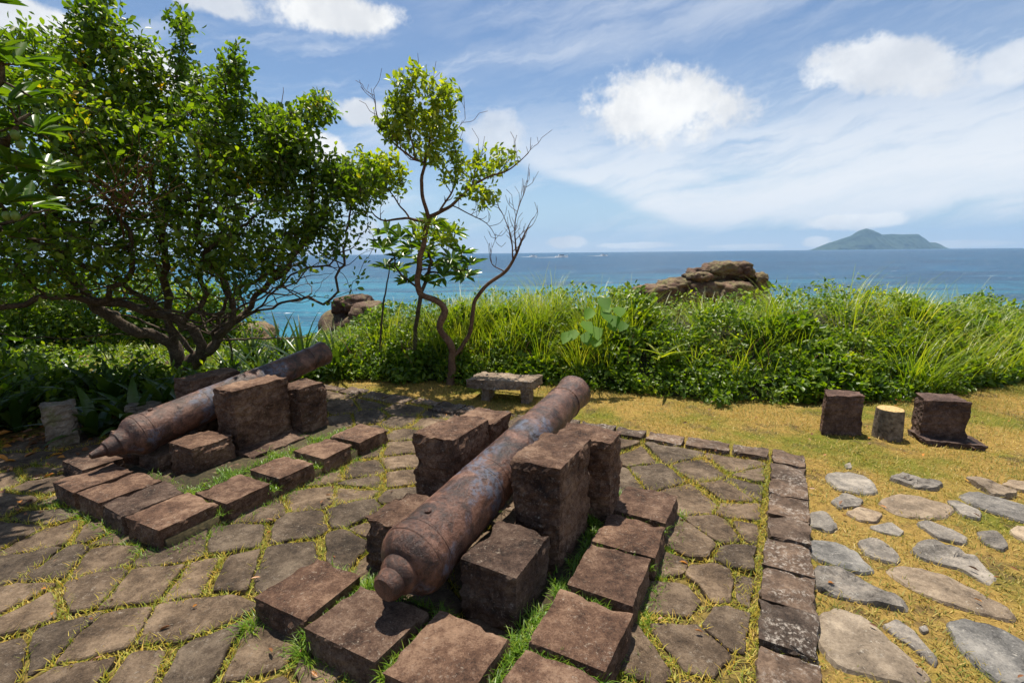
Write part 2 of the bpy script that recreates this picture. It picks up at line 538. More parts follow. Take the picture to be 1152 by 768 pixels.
def tubes(chains, seg_min=4, seg_max=9):
    """chains: list of (points, radii) -> merged verts/quads"""
    V, F = [], []
    base = 0
    for pts, rad in chains:
        if len(pts) < 2: continue
        rmax = max(rad)
        s = seg_min if rmax < 0.012 else (6 if rmax < 0.03 else seg_max)
        P = [Vector(p) for p in pts]
        t0 = (P[1] - P[0]).normalized()
        ref = Vector((0, 0, 1)) if abs(t0.z) < 0.9 else Vector((1, 0, 0))
        nrm = t0.cross(ref).normalized()
        for i, p in enumerate(P):
            t = (P[min(i + 1, len(P) - 1)] - P[max(i - 1, 0)]).normalized()
            nrm = (nrm - t * nrm.dot(t))
            nrm = nrm.normalized() if nrm.length > 1e-6 else t.orthogonal().normalized()
            bi = t.cross(nrm)
            for k in range(s):
                a = 2 * math.pi * k / s
                rr = rad[i]
                if rr > 0.02:
                    rr *= 1 + 0.22 * noise.noise(Vector((p.x * 6 + math.cos(a), p.y * 6 + math.sin(a), p.z * 6)))
                q = p + (nrm * math.cos(a) + bi * math.sin(a)) * rr
                V.append(q[:])
        for i in range(len(P) - 1):
            for k in range(s):
                a0 = base + i * s + k; a1 = base + i * s + (k + 1) % s
                F.append((a0, a1, a1 + s, a0 + s))
        base += len(P) * s
    return V, F


def smooth_path(pts, rad, step=0.06, jit=0.0):
    """Catmull-Rom resample"""
    P = [Vector(p) for p in pts]
    P = [P[0] * 2 - P[1]] + P + [P[-1] * 2 - P[-2]]
    rr = [rad[0]] + list(rad) + [rad[-1]]
    op, orr = [], []
    for i in range(1, len(P) - 2):
        n = max(2, int((P[i + 1] - P[i]).length / step))
        for k in range(n):
            t = k / n
            a, b_, c, d = P[i - 1], P[i], P[i + 1], P[i + 2]
            q = 0.5 * ((2 * b_) + (c - a) * t + (2 * a - 5 * b_ + 4 * c - d) * t * t + (3 * b_ - a - 3 * c + d) * t ** 3)
            if jit:
                q = q + Vector((noise.noise(q * 5), noise.noise(q * 5 + Vector((9, 3, 1))), noise.noise(q * 5 + Vector((2, 8, 5))))) * jit
            op.append(q); orr.append(rr[i] * (1 - t) + rr[i + 1] * t)
    op.append(P[-2]); orr.append(rr[-2])
    return op, orr


def norm(a):
    return a / np.maximum(np.linalg.norm(a, axis=1, keepdims=True), 1e-9)


def leaf_geo(P, A, N, L, W, fold=0.25, droop=0.15, wide=0.5):
    """six-point leaves folded along the midrib; returns verts, quads"""
    n = len(P)
    A = norm(A)
    N = norm(N - A * np.sum(A * N, axis=1, keepdims=True))
    S = np.cross(A, N)
    L = np.broadcast_to(np.asarray(L, float).reshape(-1, 1), (n, 1)); W = np.broadcast_to(np.asarray(W, float).reshape(-1, 1), (n, 1))
    b = P
    t = P + A * L - N * L * droop
    def side(sg, f, w, dz):
        return P + A * L * f + S * W * w * sg + N * (W * w * fold - L * dz)
    V = np.stack([b, side(1, .32, .42, .0), side(1, .68, wide, droop * .35), t, side(-1, .68, wide, droop * .35), side(-1, .32, .42, .0)], axis=1).reshape(-1, 3)
    i = np.arange(n)[:, None] * 6
    Q = np.concatenate([i + np.array([[0, 1, 2, 3]]), i + np.array([[0, 3, 4, 5]])], axis=0)
    return V, Q


def blade_geo(P, head, lean, L, W, curl=1.0, segs=3):
    """curved tapering grass blades"""
    n = len(P)
    dirx = np.stack([np.cos(head), np.sin(head), np.zeros(n)], 1)
    side = np.stack([-np.sin(head), np.cos(head), np.zeros(n)], 1)
    pos = P.copy()
    rows = []
    ang = lean.copy()
    for s in range(segs + 1):
        w = W * (1.0 - 0.92 * (s / segs) ** 1.4) * 0.5
        rows.append(pos - side * w[:, None]); rows.append(pos + side * w[:, None])
        stepv = dirx * np.sin(ang)[:, None] + np.array([[0, 0, 1.0]]) * np.cos(ang)[:, None]
        pos = pos + stepv * (L / segs)[:, None]
        ang = ang + curl / segs
    k = 2 * (segs + 1)
    V = np.stack(rows, 1).reshape(-1, 3)
    i = np.arange(n)[:, None] * k
    Q = np.concatenate([i + np.array([[2 * s, 2 * s + 1, 2 * s + 3, 2 * s + 2]]) for s in range(segs)], 0)
    return V, Q


def rand_dirs(n, rng=RNG):
    return norm(rng.normal(size=(n, 3)))


def merge_geo(parts):
    V, Q, b = [], [], 0
    for v, q in parts:
        V.append(v); Q.append(q + b); b += len(v)
    return np.concatenate(V), np.concatenate(Q)
# ------------------------------------------------------------------ land form
FOOT = [(-14, 3.6), (-9, 4.6), (-5.4, 4.9), (-4.4, 5.25), (-3.6, 6.3), (-2.6, 6.75), (-0.9, 6.55), (0.76, 6.4), (1.6, 5.9), (2.34, 5.6), (3.5, 5.45), (4.4, 5.55), (5.4, 5.85), (6.4, 6.2), (7, 6.45), (9, 7.3), (16, 11)]
FX = np.array([p[0] for p in FOOT]); FY = np.array([p[1] for p in FOOT])


def foot(x): return np.interp(x, FX, FY)


def brink(x): return np.interp(x, [-14, -4, -2, 2, 6, 16], [10.5, 10.0, 9.3, 8.4, 8.6, 13.5])


SEA_Z = -7.0


def land(x, y):
    d = np.clip((y - brink(x)) / 15.0, 0, 1)
    return -9.5 * d * d * (3 - 2 * d)


def axis_steps(lo, hi, step, far):
    core = np.arange(lo, hi + 1e-6, step)
    return np.concatenate([-np.array(far[::-1]), core, np.array(far)]) if True else core


gx = np.concatenate([[-12400, -4000, -1000, -300, -100, -45], np.arange(-24, 24.01, 0.3), [45, 100, 300, 1000, 4000, 12400]])
gy = np.concatenate([[-12400, -4000, -1000, -300, -100, -40, -15], np.arange(-6, 27.01, 0.3), [45, 100, 300, 1000, 4000, 12400]])
GX, GY = np.meshgrid(gx, gy, indexing='ij')
GZ = land(np.clip(GX, -16, 16), GY)
jit = np.vectorize(lambda x, y: 0.012 * fbm(x * 1.3, y * 1.3) if abs(x) < 30 and -8 < y < 30 else 0.0)(GX, GY)
GZ = GZ + np.where(GY < 12, jit - 0.008, jit)
idx = np.arange(GX.size).reshape(GX.shape)
q = np.stack([idx[:-1, :-1], idx[1:, :-1], idx[1:, 1:], idx[:-1, 1:]], -1).reshape(-1, 4)
tag(link("ground", np_mesh("ground", np.stack([GX, GY, GZ], -1).reshape(-1, 3), q), M['ground'], smooth=True),
    "yellowed lawn and brown soil the stone terrace lies in", "ground", kind='structure')

a = np.linspace(0, 2 * np.pi, 129)[:-1]
sv = [(0, 0, SEA_Z)] + [(12300 * math.cos(t), 12300 * math.sin(t), SEA_Z) for t in a]
tag(link("sea", py_mesh("sea", sv, [(0, i + 1, (i + 1) % 128 + 1) for i in range(128)]), M['water']),
    "blue green open sea reaching to the horizon", "sea", kind='structure')

# ------------------------------------------------------------------ terrace paving
KC = np.array((2.47, 3.85))
D1 = np.array((-1.21, -2.15)); D1 /= np.linalg.norm(D1)
D2 = np.array((-5.04, 2.55)); D2 /= np.linalg.norm(D2)
KW1, KW2 = 0.25, 0.2

SEEDS_PX = """12 562;42 550;58 581;56 604;22 642;117 629;198 621;42 531;6 540;94 668;167 657;12 676;40 689;231 649;60 640;52 728;8 745;110 724;
208 701;208 749;267 605;335 593;325 632;254 645;352 562;400 555;400 578;398 614;362 537;410 530;290 578;306 740;358 752;411 507;365 520;
452 505;452 475;457 490;452 521;452 540;388 459;382 476;415 455;413 472;413 488;457 463;382 443;494 466;480 478;500 458;410 545;455 560;
714 514;754 512;736 537;786 529;831 524;852 535;822 556;779 563;838 578;813 599;696 540;775 610;838 629;806 659;754 668;779 733;829 708;718 749;
690 505;846 552;845 600;740 640;845 668;700 790;160 760;300 790;80 770;430 450;350 436;340 470;120 590;150 600;20 600;90 560;20 520;70 520;
420 600;440 585;440 620;860 780;790 800;600 520;640 560;560 560;530 640;470 660;560 760;500 790;640 780;480 780;400 790"""
seeds = [gp(*map(float, s.split())) for s in SEEDS_PX.replace("\n", "").split(";")]
rs = random.Random(5)
for i in range(-16, 12):
    for j in range(-6, 16):
        u = -1.9 + j * 0.42; v = -6.4 + i * 0.40
        p = np.array(uv(u + rs.uniform(-.1, .1), v + rs.uniform(-.1, .1)))
        if min(math.dist(p, s) for s in seeds) > 0.40: seeds.append(tuple(p))
S = np.array(seeds)


def terrace_sd(P):
    """signed distances inside right kerb, far kerb and left edge"""
    P = np.atleast_2d(P)
    n1 = np.array((-D1[1], D1[0])); n1 = n1 if np.dot(n1, (-1, 0)) > 0 else -n1
    n2 = np.array((-D2[1], D2[0])); n2 = n2 if np.dot(n2, (0, -1)) > 0 else -n2
    return (P - KC) @ n1, (P - KC) @ n2, P[:, 0] + 4.55 + 0.15 * np.sin(P[:, 1] * 3)


def clip(poly, n, c):
    out = []
    for i in range(len(poly)):
        p, q_ = poly[i], poly[(i + 1) % len(poly)]
        dp, dq = p @ n - c, q_ @ n - c
        if dp <= 0: out.append(p)
        if dp * dq < 0: out.append(p + (q_ - p) * (dp / (dp - dq)))
    return out


n1 = np.array((-D1[1], D1[0])); n1 = n1 if n1[0] < 0 else -n1
n2 = np.array((-D2[1], D2[0])); n2 = n2 if n2[1] < 0 else -n2
PV, PF = [], []
rp = random.Random(3)
for i, s in enumerate(S):
    a1, a2, a3 = terrace_sd(s)
    if a1[0] < KW1 - .1 or a2[0] < KW2 - .1 or a3[0] < -0.1 or s[1] < -0.9 or s[0] < -5.2: continue
    poly = [s + np.array(c_) for c_ in ((-.8, -.8), (.8, -.8), (.8, .8), (-.8, .8))]
    for j in np.argsort(((S - s) ** 2).sum(1))[1:22]:
        o = S[j]; dv = o - s; L = np.linalg.norm(dv)
        if L < 1e-6: continue
        gap = 0.005 + 0.022 * (0.5 + 0.5 * math.sin(12.9 * (s[0] + o[0]) + 78.2 * (s[1] + o[1])))
        poly = clip(poly, dv / L, (dv / L) @ (s + dv / 2) - gap)
        if len(poly) < 3: break
    if len(poly) >= 3: poly = clip(poly, -n1, -n1 @ KC - KW1 - 0.035)
    if len(poly) >= 3: poly = clip(poly, -n2, -n2 @ KC - KW2 - 0.03)
    if len(poly) < 3: continue
    poly = np.array(poly)
    ar = 0.5 * abs(np.sum(poly[:, 0] * np.roll(poly[:, 1], -1) - poly[:, 1] * np.roll(poly[:, 0], -1)))
    if ar < 0.012: continue
    for cf in (.07, .2):                                   # worn corners
        nx_ = np.roll(poly, -1, 0)
        poly = np.stack([poly * (1 - cf) + nx_ * cf, poly * cf + nx_ * (1 - cf)], 1).reshape(-1, 2)
    seg = []
    for k in range(len(poly)):
        p, q_ = poly[k], poly[(k + 1) % len(poly)]
        m = max(1, int(np.linalg.norm(q_ - p) / 0.045))
        seg += [p + (q_ - p) * t / m for t in range(m)]
    poly = np.array(seg)
    cen = poly.mean(0)
    poly = np.array([p + (p - cen) / np.linalg.norm(p - cen) * 0.02 * fbm(p[0] * 9, p[1] * 9, i, 4) for p in poly])
    n = len(poly); b0 = len(PV)
    zt = 0.018 + rp.uniform(-.008, .010); tx, ty = rp.uniform(-.02, .02), rp.uniform(-.02, .02)
    for f, dz in ((1.0, -0.05), (1.0, -0.008), (0.965, -0.001), (0.8, 0.0), (0.55, 0.0), (0.28, 0.0)):
        for p in poly:
            w = cen + (p - cen) * f
            zz = zt + dz + tx * (w[0] - cen[0]) + ty * (w[1] - cen[1]) + 0.012 * fbm(w[0] * 6, w[1] * 6, i * .7, 4) + 0.005 * fbm(w[0] * 25, w[1] * 25)
            PV.append((w[0], w[1], zz))
    PV.append((cen[0], cen[1], zt))
    for r_ in range(5):
        for k in range(n):
            k2 = (k + 1) % n
            PF.append((b0 + r_ * n + k, b0 + r_ * n + k2, b0 + (r_ + 1) * n + k2, b0 + (r_ + 1) * n + k))
    for k in range(n): PF.append((b0 + 5 * n + k, b0 + 5 * n + (k + 1) % n, b0 + 6 * n))
me = py_mesh("pavement", PV, PF); recalc(me)
tag(link("pavement", me, M['paving']), "uneven brown flagstones with grassy joints paving the terrace", "pavement", kind='structure')

# ------------------------------------------------------------------ kerb round the terrace
KV, KF = [], []


def kerb_stone(c0, c1, e, w, z):
    """from c0 to c1 along the outer line, inward e*w"""
    SEED[0] += 0.77
    t = [c0, c1, c1 + e * w * rp.uniform(.93, 1.05), c0 + e * w * rp.uniform(.93, 1.05)]
    t = ccw([tuple(p) for p in t])
    me_ = block_mesh("k", t, t, -0.06, z, res=0.022, rough=0.006, chip=0.025, seed=SEED[0], origin=(0, 0, 0))
    b_ = len(KV)
    KV.extend(v.co[:] for v in me_.vertices)
    KF.extend([b_ + k for k in p.vertices] for p in me_.polygons)
    bpy.data.meshes.remove(me_)


ys = [517, 533, 551, 571, 596, 624, 660, 703, 756, 830, 930]
ds = [float(np.linalg.norm(np.array(gp(908 + (y - 520) * 17 / 248, y)) - KC)) for y in ys]
while ds[-1] < 4.6: ds.append(ds[-1] + rp.uniform(.26, .4))
ds[0] = 0.0
for a0, a1 in zip(ds, ds[1:]):
    kerb_stone(KC + D1 * (a0 + .006), KC + D1 * (a1 - .006), n1, KW1, 0.05 + rp.uniform(-.006, .012))
s_ = KW1 + 0.01
while s_ < 5.9:
    w_ = rp.uniform(.3, .46)
    off = rp.uniform(-.03, .03) if s_ > 2 else rp.uniform(-.012, .012)
    kerb_stone(KC + D2 * (s_ + .012) + n2 * off, KC + D2 * (s_ + w_ - .012) + n2 * off, n2, KW2 * (rp.uniform(.95, 1.6) if s_ > 2.1 else 1), 0.05 + rp.uniform(-.012, .012) - (.015 if s_ > 2.1 else 0))
    s_ += w_
tag(link("kerb", py_mesh("kerb", KV, KF), M['kerb']), "row of squared lichen-spotted stones edging the terrace", "kerb", kind='structure')

# ------------------------------------------------------------------ stones of the two gun platforms
GR, GL = "raised stones round the near cannon", "raised stones round the far cannon"
near_right = [(1.19, 1.56, "frontmost stone of the near cannon's right-hand row, cut by the photo edge"),
              (1.595, 1.955, "reddish stone second in the near cannon's right-hand row, level with its low block"),
              (1.985, 2.37, "reddish stone third in the near cannon's right-hand row, below the tallest block"),
              (2.40, 2.74, "reddish stone fourth in the row right of the near cannon, behind grass"),
              (2.775, 3.155, "farthest and plainest pinkish stone of the row right of the near cannon")]
for u0, u1, lb in near_right:
    stone_block("platform_stone", quad_uv(u0, u1, -0.79, -0.445), -0.04, 0.15, M['block'], lb, "stone block", GR, rough=0.0045, chip=0.014)
near_front = [(-2.07, -1.73, 1.215, 1.575, "pale brown stone at the left end of the near cannon's front row"),
              (-1.685, -1.275, 1.19, 1.53, "stone with a reddish chipped corner under the near cannon's knob"),
              (-1.235, -0.865, 1.19, 1.56, "stone in the near cannon's shadow, before its low right block")]
for v0, v1, u0, u1, lb in near_front:
    stone_block("platform_stone", quad_uv(u0, u1, v0, v1), -0.04, 0.15, M['block'], lb, "stone block", GR, rough=0.0045, chip=0.016)

far_right = [(1.68, 2.02, "flat stone with a pale streak on its edge, behind the far cannon's corner stone"),
             (2.08, 2.40, "grass-edged stone in the middle of the far cannon's right-hand row"),
             (2.49, 2.81, "small stone in front of the far cannon's second tall block"),
             (2.86, 3.22, "lone flat stone closing the far end of the far cannon's right-hand row")]
for u0, u1, lb in far_right:
    stone_block("platform_stone", quad_uv(u0, u1, -3.41, -3.06), -0.04, 0.15, M['block'], lb, "stone block", GL, rough=0.0045, chip=0.014)
far_front = [(-3.47, -3.10, "corner stone of the far cannon's front row, nearest the near cannon"),
             (-3.80, -3.49, "second plank-like stone in the far cannon's front row, beside its corner stone"),
             (-4.15, -3.82, "third plank-like stone in the far cannon's front row, dark at its far end"),
             (-4.50, -4.17, "pale plank-like stone below the far cannon's pointed breech")]
for v0, v1, lb in far_front:
    stone_block("platform_stone", quad_uv(1.30, 1.68, v0, v1), -0.04, 0.15, M['block'], lb, "stone block", GL, rough=0.0045, chip=0.014)
stone_block("platform_stone", quad_uv(1.52, 1.80, -4.98, -4.60), -0.04, 0.13, M['block'], "low stone left of the far cannon's pointed tip", "stone block", GL, rough=0.0045, chip=0.014)

BR, BL = "stone blocks carrying the near cannon", "stone blocks carrying the far cannon"
def carriage(name, u0, u1, v0, v1, z, lb, g_, fl=0.02, **kw):
    stone_block(name, quad_uv(u0, u1, v0, v1, 0.006), -0.03, z, M['block'], lb, "stone block", g_, flare=fl, **{**dict(rough=0.008, chip=0.018), **kw})
carriage("support_block", 1.705, 2.08, -1.215, -0.905, 0.325, "low squared block under the right side of the near cannon's breech", BR)
carriage("support_block", 2.165, 2.63, -1.185, -0.885, 0.655, "tallest block, dark faced, standing right of the near cannon's middle", BR)
carriage("support_block", 2.70, 2.94, -1.17, -0.775, 0.62, "narrow tall block just behind the tallest block of the near cannon", BR)
carriage("support_block", 1.77, 2.13, -1.90, -1.58, 0.325, "low rounded block under the left side of the near cannon's breech", BR, chip=0.03)
carriage("support_block", 2.23, 2.67, -1.91, -1.615, 0.655, "tall block with a chipped corner standing left of the near cannon", BR, chip=0.04)
carriage("support_block", 2.70, 3.00, -1.92, -1.62, 0.60, "reddish topped block half hidden left behind the near cannon", BR)
carriage("support_block", 1.93, 2.27, -4.22, -3.88, 0.28, "low block in front of the far cannon's tall block", BL, fl=.05)
carriage("support_block", 2.33, 2.88, -4.215, -3.935, 0.63, "long tall block leaning on the far cannon's barrel, facing the near cannon", BL, fl=-.02)
carriage("support_block", 2.89, 3.21, -4.16, -3.83, 0.52, "upright block with a sloping top at the muzzle end of the far cannon", BL)
carriage("support_block", 2.37, 2.86, -4.90, -4.62, 0.63, "long block behind the far cannon, its top showing over the barrel", BL)
carriage("support_block", 1.85, 2.12, -4.93, -4.63, 0.28, "low block hidden in shade behind the far cannon's breech", BL)
carriage("plinth_stone", 2.31, 2.90, -3.99, -3.70, 0.105, "low stained base stone under the far cannon's long tall block", BL, chip=.03)
carriage("plinth_stone", 1.92, 2.27, -3.92, -3.66, 0.07, "low base stone under the far cannon's low front block", BL, chip=.03)
carriage("cradle_stone", 1.88, 2.12, -4.58, -4.28, 0.15, "small stone wedged under the far cannon's breech", BL)


# ------------------------------------------------------------------ cannons
def cannon(label, u_ring, v, z_ring, u_muz, z_muz, r0, r1, pointed):
    L = math.hypot(u_muz - u_ring, z_muz - z_ring)
    th = math.atan2(z_muz - z_ring, u_muz - u_ring)
    x, y = uv(u_ring, v)
    root = empty("cannon", (x, y, z_ring))
    root.rotation_euler = (0, -th, math.atan2(UY, UX))
    tag(root, label, "cannon", "old iron cannons")
    f = lambda t: r0 + (r1 - r0) * t
    prof = [(-.062, r0 * .60), (-.05, r0 * .72), (-.03, r0 * .84), (-.005, r0 * .93), (.02, r0 * .96)]
    for t in (.06, .12, .2, .28, .30, .31, .4, .5, .6, .7, .8, .88): prof.append((t * L, f(t) * .94))
    prof += [(L * .93, r1 * .95), (L * .97, r1 * 1.02), (L - .012, r1 * 1.06), (L, r1 * 1.0), (L + .001, r1 * .60), (L - .01, r1 * .55), (L - .34, r1 * .54)]
    lathe_part("barrel", prof, M['rust'], root, 0.0025, v)
    def ring(name, xc, w, r):
        lathe_part(name, [(xc - w / 2, r * .9), (xc - w / 2 + .001, r - .004), (xc - w / 2 + .006, r), (xc + w / 2 - .006, r), (xc + w / 2 - .001, r - .004), (xc + w / 2, r * .9)], M['rust'], root, 0.0012, v, 0.012)
    ring("base_ring", .045, .055, r0 * .985)
    ring("breech_moulding", .105, .025, f(.05) * .965)
    ring("reinforce_ring", .30 * L, .03, f(.30) * .958)
    ring("reinforce_ring", .335 * L, .014, f(.33) * .952)
    ring("chase_ring", .62 * L, .02, f(.62) * .95)
    ring("muzzle_ring", L * .885, .022, r1 * 1.02)
    if pointed:
        lathe_part("cascabel", [(-.30, .012), (-.295, .024), (-.22, .042), (-.205, .045), (-.20, .062), (-.185, .068), (-.13, .083), (-.12, .098), (-.075, .105), (-.06, .112), (-.03, .135), (-.02, .02)], M['rust'], root, 0.0015, v + 2)
    else:
        lathe_part("cascabel", [(-.182, .040), (-.181, .056), (-.168, .067), (-.13, .073), (-.12, .070), (-.112, .080), (-.10, .090), (-.078, .097), (-.062, .098), (-.055, .10), (-.05, .02)], M['rust'], root, 0.0015, v + 2)
    for sgn in (-1, 1):                                    # trunnions, resting between the tall blocks
        vv, ff = lathe([(0, .04), (.0, .042), (.05, .042), (.052, .038)], 20)
        tm = py_mesh("trunnion", vv, ff); recalc(tm)
        t_ = link("trunnion", tm, M['rust'], root, smooth=True)
        t_.location = (L * .47, sgn * f(.47) * .88, -.02)
        t_.rotation_euler = (0, 0, sgn * math.pi / 2)
    vv, ff = lathe([(0, .010), (.0, .018), (.012, .018), (.012, .007)], 14)
    vm = py_mesh("vent", vv, ff); recalc(vm)
    vn = link("vent", vm, M['rust'], root, smooth=True)
    vn.location = (.17, 0, f(.08) * .935); vn.rotation_euler = (0, -math.pi / 2, 0)
    return root


cannon("rusty cannon with bluish patches and a blunt round knob, in the terrace's middle", 1.57, -1.40, 0.325, 3.70, 0.60, 0.182, 0.138, False)
cannon("dark rusty cannon with a long pointed breech, at the left under the tree", 1.80, -4.42, 0.33, 3.72, 0.66, 0.172, 0.128, True)

# ------------------------------------------------------------------ bench, seats, stump, posts
bq = [(-.40, 6.02), (.38, 5.80), (.22, 5.45), (-.56, 5.63)]
bc = np.mean(bq, 0)
bench = empty("stone_bench", (bc[0], bc[1], 0))
tag(bench, "low grey stone bench on two short legs at the edge of the lawn", "bench")
stone_block("seat", bq, 0.155, 0.268, M['bench'], parent=bench, rough=0.006, chip=0.02)
for cx_, cy_ in ((-.31, 5.72), (.17, 5.58)):
    e1 = np.array((.962, -.272)); e2 = np.array((.272, .962))
    c_ = np.array((cx_, cy_))
    stone_block("leg", [c_ - e1 * .06 - e2 * .10, c_ + e1 * .06 - e2 * .10, c_ + e1 * .06 + e2 * .12, c_ - e1 * .06 + e2 * .12], -0.03, 0.162, M['bench'], parent=bench, rough=0.006)

stone_block("stone_stool", [(3.11, 4.66), (3.40, 4.56), (3.35, 4.41), (2.985, 4.43)], -0.03, 0.385, M['seat'], "squared dark stone seat left of the tree stump, tapering to its top", "stone seat", "stone seats on the lawn", flare=.05, rough=0.005, chip=0.02)
stone_block("stone_stool", [(3.87, 4.48), (4.18, 4.42), (4.11, 4.14), (3.77, 4.25)], 0.03, 0.395, M['seat'], "dark stone seat with rounded edges on a flat slab, right of the tree stump", "stone seat", "stone seats on the lawn", rough=0.005, chip=0.016)
stone_block("base_slab", [(3.80, 4.42), (4.26, 4.30), (4.16, 3.99), (3.74, 4.14)], -0.03, 0.045, M['seat'], "thin flaking slab on the grass under the right-hand stone seat", "slab", rough=0.006, chip=0.02)

sx_, sy_ = 3.56, 4.36
stump = empty("tree_stump", (sx_, sy_, 0))
tag(stump, "small sawn tree stump with a pale yellow top between two stone seats", "stump")
V_, F_ = [], []
ns = 40
def stump_r(t, z): return 0.108 * (1 + .10 * noise.noise(Vector((math.cos(t) * 1.4, math.sin(t) * 1.4, z * .7 + 3))) + .04 * noise.noise(Vector((math.cos(t) * 5, math.sin(t) * 5, z * 2)))) * (1.10 - .25 * z if z < .3 else 1.02)
for kz, z in enumerate((-.03, 0.0, .04, .09, .15, .21, .255, .268)):
    for k in range(ns):
        t = 2 * math.pi * k / ns
        r_ = stump_r(t, z)
        V_.append((r_ * math.cos(t), r_ * math.sin(t), z))
for kz in range(7):
    for k in range(ns): F_.append((kz * ns + k, kz * ns + (k + 1) % ns, (kz + 1) * ns + (k + 1) % ns, (kz + 1) * ns + k))
link("bark", py_mesh("bark", V_, F_), M['stumpbark'], stump, smooth=True)
V_, F_ = [], []
for s_f, zz in ((.97, .258), (.95, .272), (.6, .275), (.25, .276)):
    for k in range(ns):
        t = 2 * math.pi * k / ns; r_ = stump_r(t, .268) * s_f
        V_.append((r_ * math.cos(t), r_ * math.sin(t), zz + .004 * noise.noise(Vector((r_ * math.cos(t) * 40, r_ * math.sin(t) * 40, 0)))))
V_.append((0, 0, .276))
for kz in range(3):
    for k in range(ns): F_.append((kz * ns + k, kz * ns + (k + 1) % ns, (kz + 1) * ns + (k + 1) % ns, (kz + 1) * ns + k))
for k in range(ns): F_.append((3 * ns + k, 3 * ns + (k + 1) % ns, 4 * ns))
link("cut_top", py_mesh("cut_top", V_, F_), M['cutwood'], stump)

p0 = np.array(gp(53, 508)); p1 = np.array(gp(91, 501)); e_ = (p1 - p0) / np.linalg.norm(p1 - p0); nn = np.array((-e_[1], e_[0]))
stone_block("stone_post", [p0, p1, p1 + nn * .2, p0 + nn * .2], -0.04, 0.42, M['post'], "grey mossy stone block standing in the shade at the left edge", "stone post", "grey stone posts by the left plants", flare=-.04, rough=0.008, chip=0.02)
p0 = np.array(gp(143, 490)); p1 = np.array(gp(181, 486)); e_ = (p1 - p0) / np.linalg.norm(p1 - p0); nn = np.array((-e_[1], e_[0]))
stone_block("stone_post", [p0, p1, p1 + nn * .16, p0 + nn * .16], -0.04, 0.30, M['post'], "grey stone post peeping over the far cannon's breech", "stone post", "grey stone posts by the left plants", rough=0.008, chip=0.02)

# ------------------------------------------------------------------ flat stones set in the lawn
def field_stone(px, label, mat, h=0.028, layers=0):
    pts = np.array([gp(830 + x / 2.866, 500 + y / 2.866) for x, y in px])
    if np.sum(pts[:, 0] * np.roll(pts[:, 1], -1) - pts[:, 1] * np.roll(pts[:, 0], -1)) < 0: pts = pts[::-1]
    pts = pts.mean(0) + (pts - pts.mean(0)) * 1.1
    for _ in range(2):
        nx_ = np.roll(pts, -1, 0)
        pts = np.stack([pts * .85 + nx_ * .15, pts * .15 + nx_ * .85], 1).reshape(-1, 2)
    seg = []
    for k in range(len(pts)):
        p, q_ = pts[k], pts[(k + 1) % len(pts)]
        m = max(1, int(np.linalg.norm(q_ - p) / 0.03))
        seg += [p + (q_ - p) * t / m for t in range(m)]
    pts = np.array(seg); cen = pts.mean(0); n = len(pts)
    SEED[0] += 1.9; sd = SEED[0]; h *= .55
    pts = np.array([p + (p - cen) / max(.05, np.linalg.norm(p - cen)) * 0.02 * fbm(p[0] * 8, p[1] * 8, sd) for p in pts])
    V, F = [], []
    fr = (1.02, 1.0, .95, .86, .74, .6, .45, .3, .15)
    dz = (-.05, -.004, .7, .9, .97, 1, 1, 1, 1)
    tilt = Vector((fbm(sd, 1), fbm(sd, 5), 0)) * 0.05
    for f_, d_ in zip(fr, dz):
        for p in pts:
            w = cen + (p - cen) * f_
            z = (d_ if d_ < 0 else h * d_) + 0
            if d_ > 0:
                ridge = fbm(w[0] * 3 + w[1] * 2, w[1] * 7 - w[0] * 4, sd, 4)
                z += .008 * ridge + .005 * abs(fbm(w[0] * 5 + w[1] * 9, w[1] * 6, sd + 4)) + .007 * fbm(w[0] * 20, w[1] * 20, sd) + tilt.x * (w[0] - cen[0]) + tilt.y * (w[1] - cen[1])
                z += layers * .012 * (1 if ridge > .05 else 0)
            V.append((w[0] - cen[0], w[1] - cen[1], z))
    V.append((0, 0, V[-1][2]))
    for r_ in range(len(fr) - 1):
        for k in range(n):
            k2 = (k + 1) % n
            F.append((r_ * n + k, r_ * n + k2, (r_ + 1) * n + k2, (r_ + 1) * n + k))
    for k in range(n): F.append(((len(fr) - 1) * n + k, (len(fr) - 1) * n + (k + 1) % n, len(fr) * n))
    o = link("flat_stone", py_mesh("flat_stone", V, F), M[mat])
    o.location = (cen[0], cen[1], 0)
    tag(o, label, "flat stone", "flat stones set in the lawn")


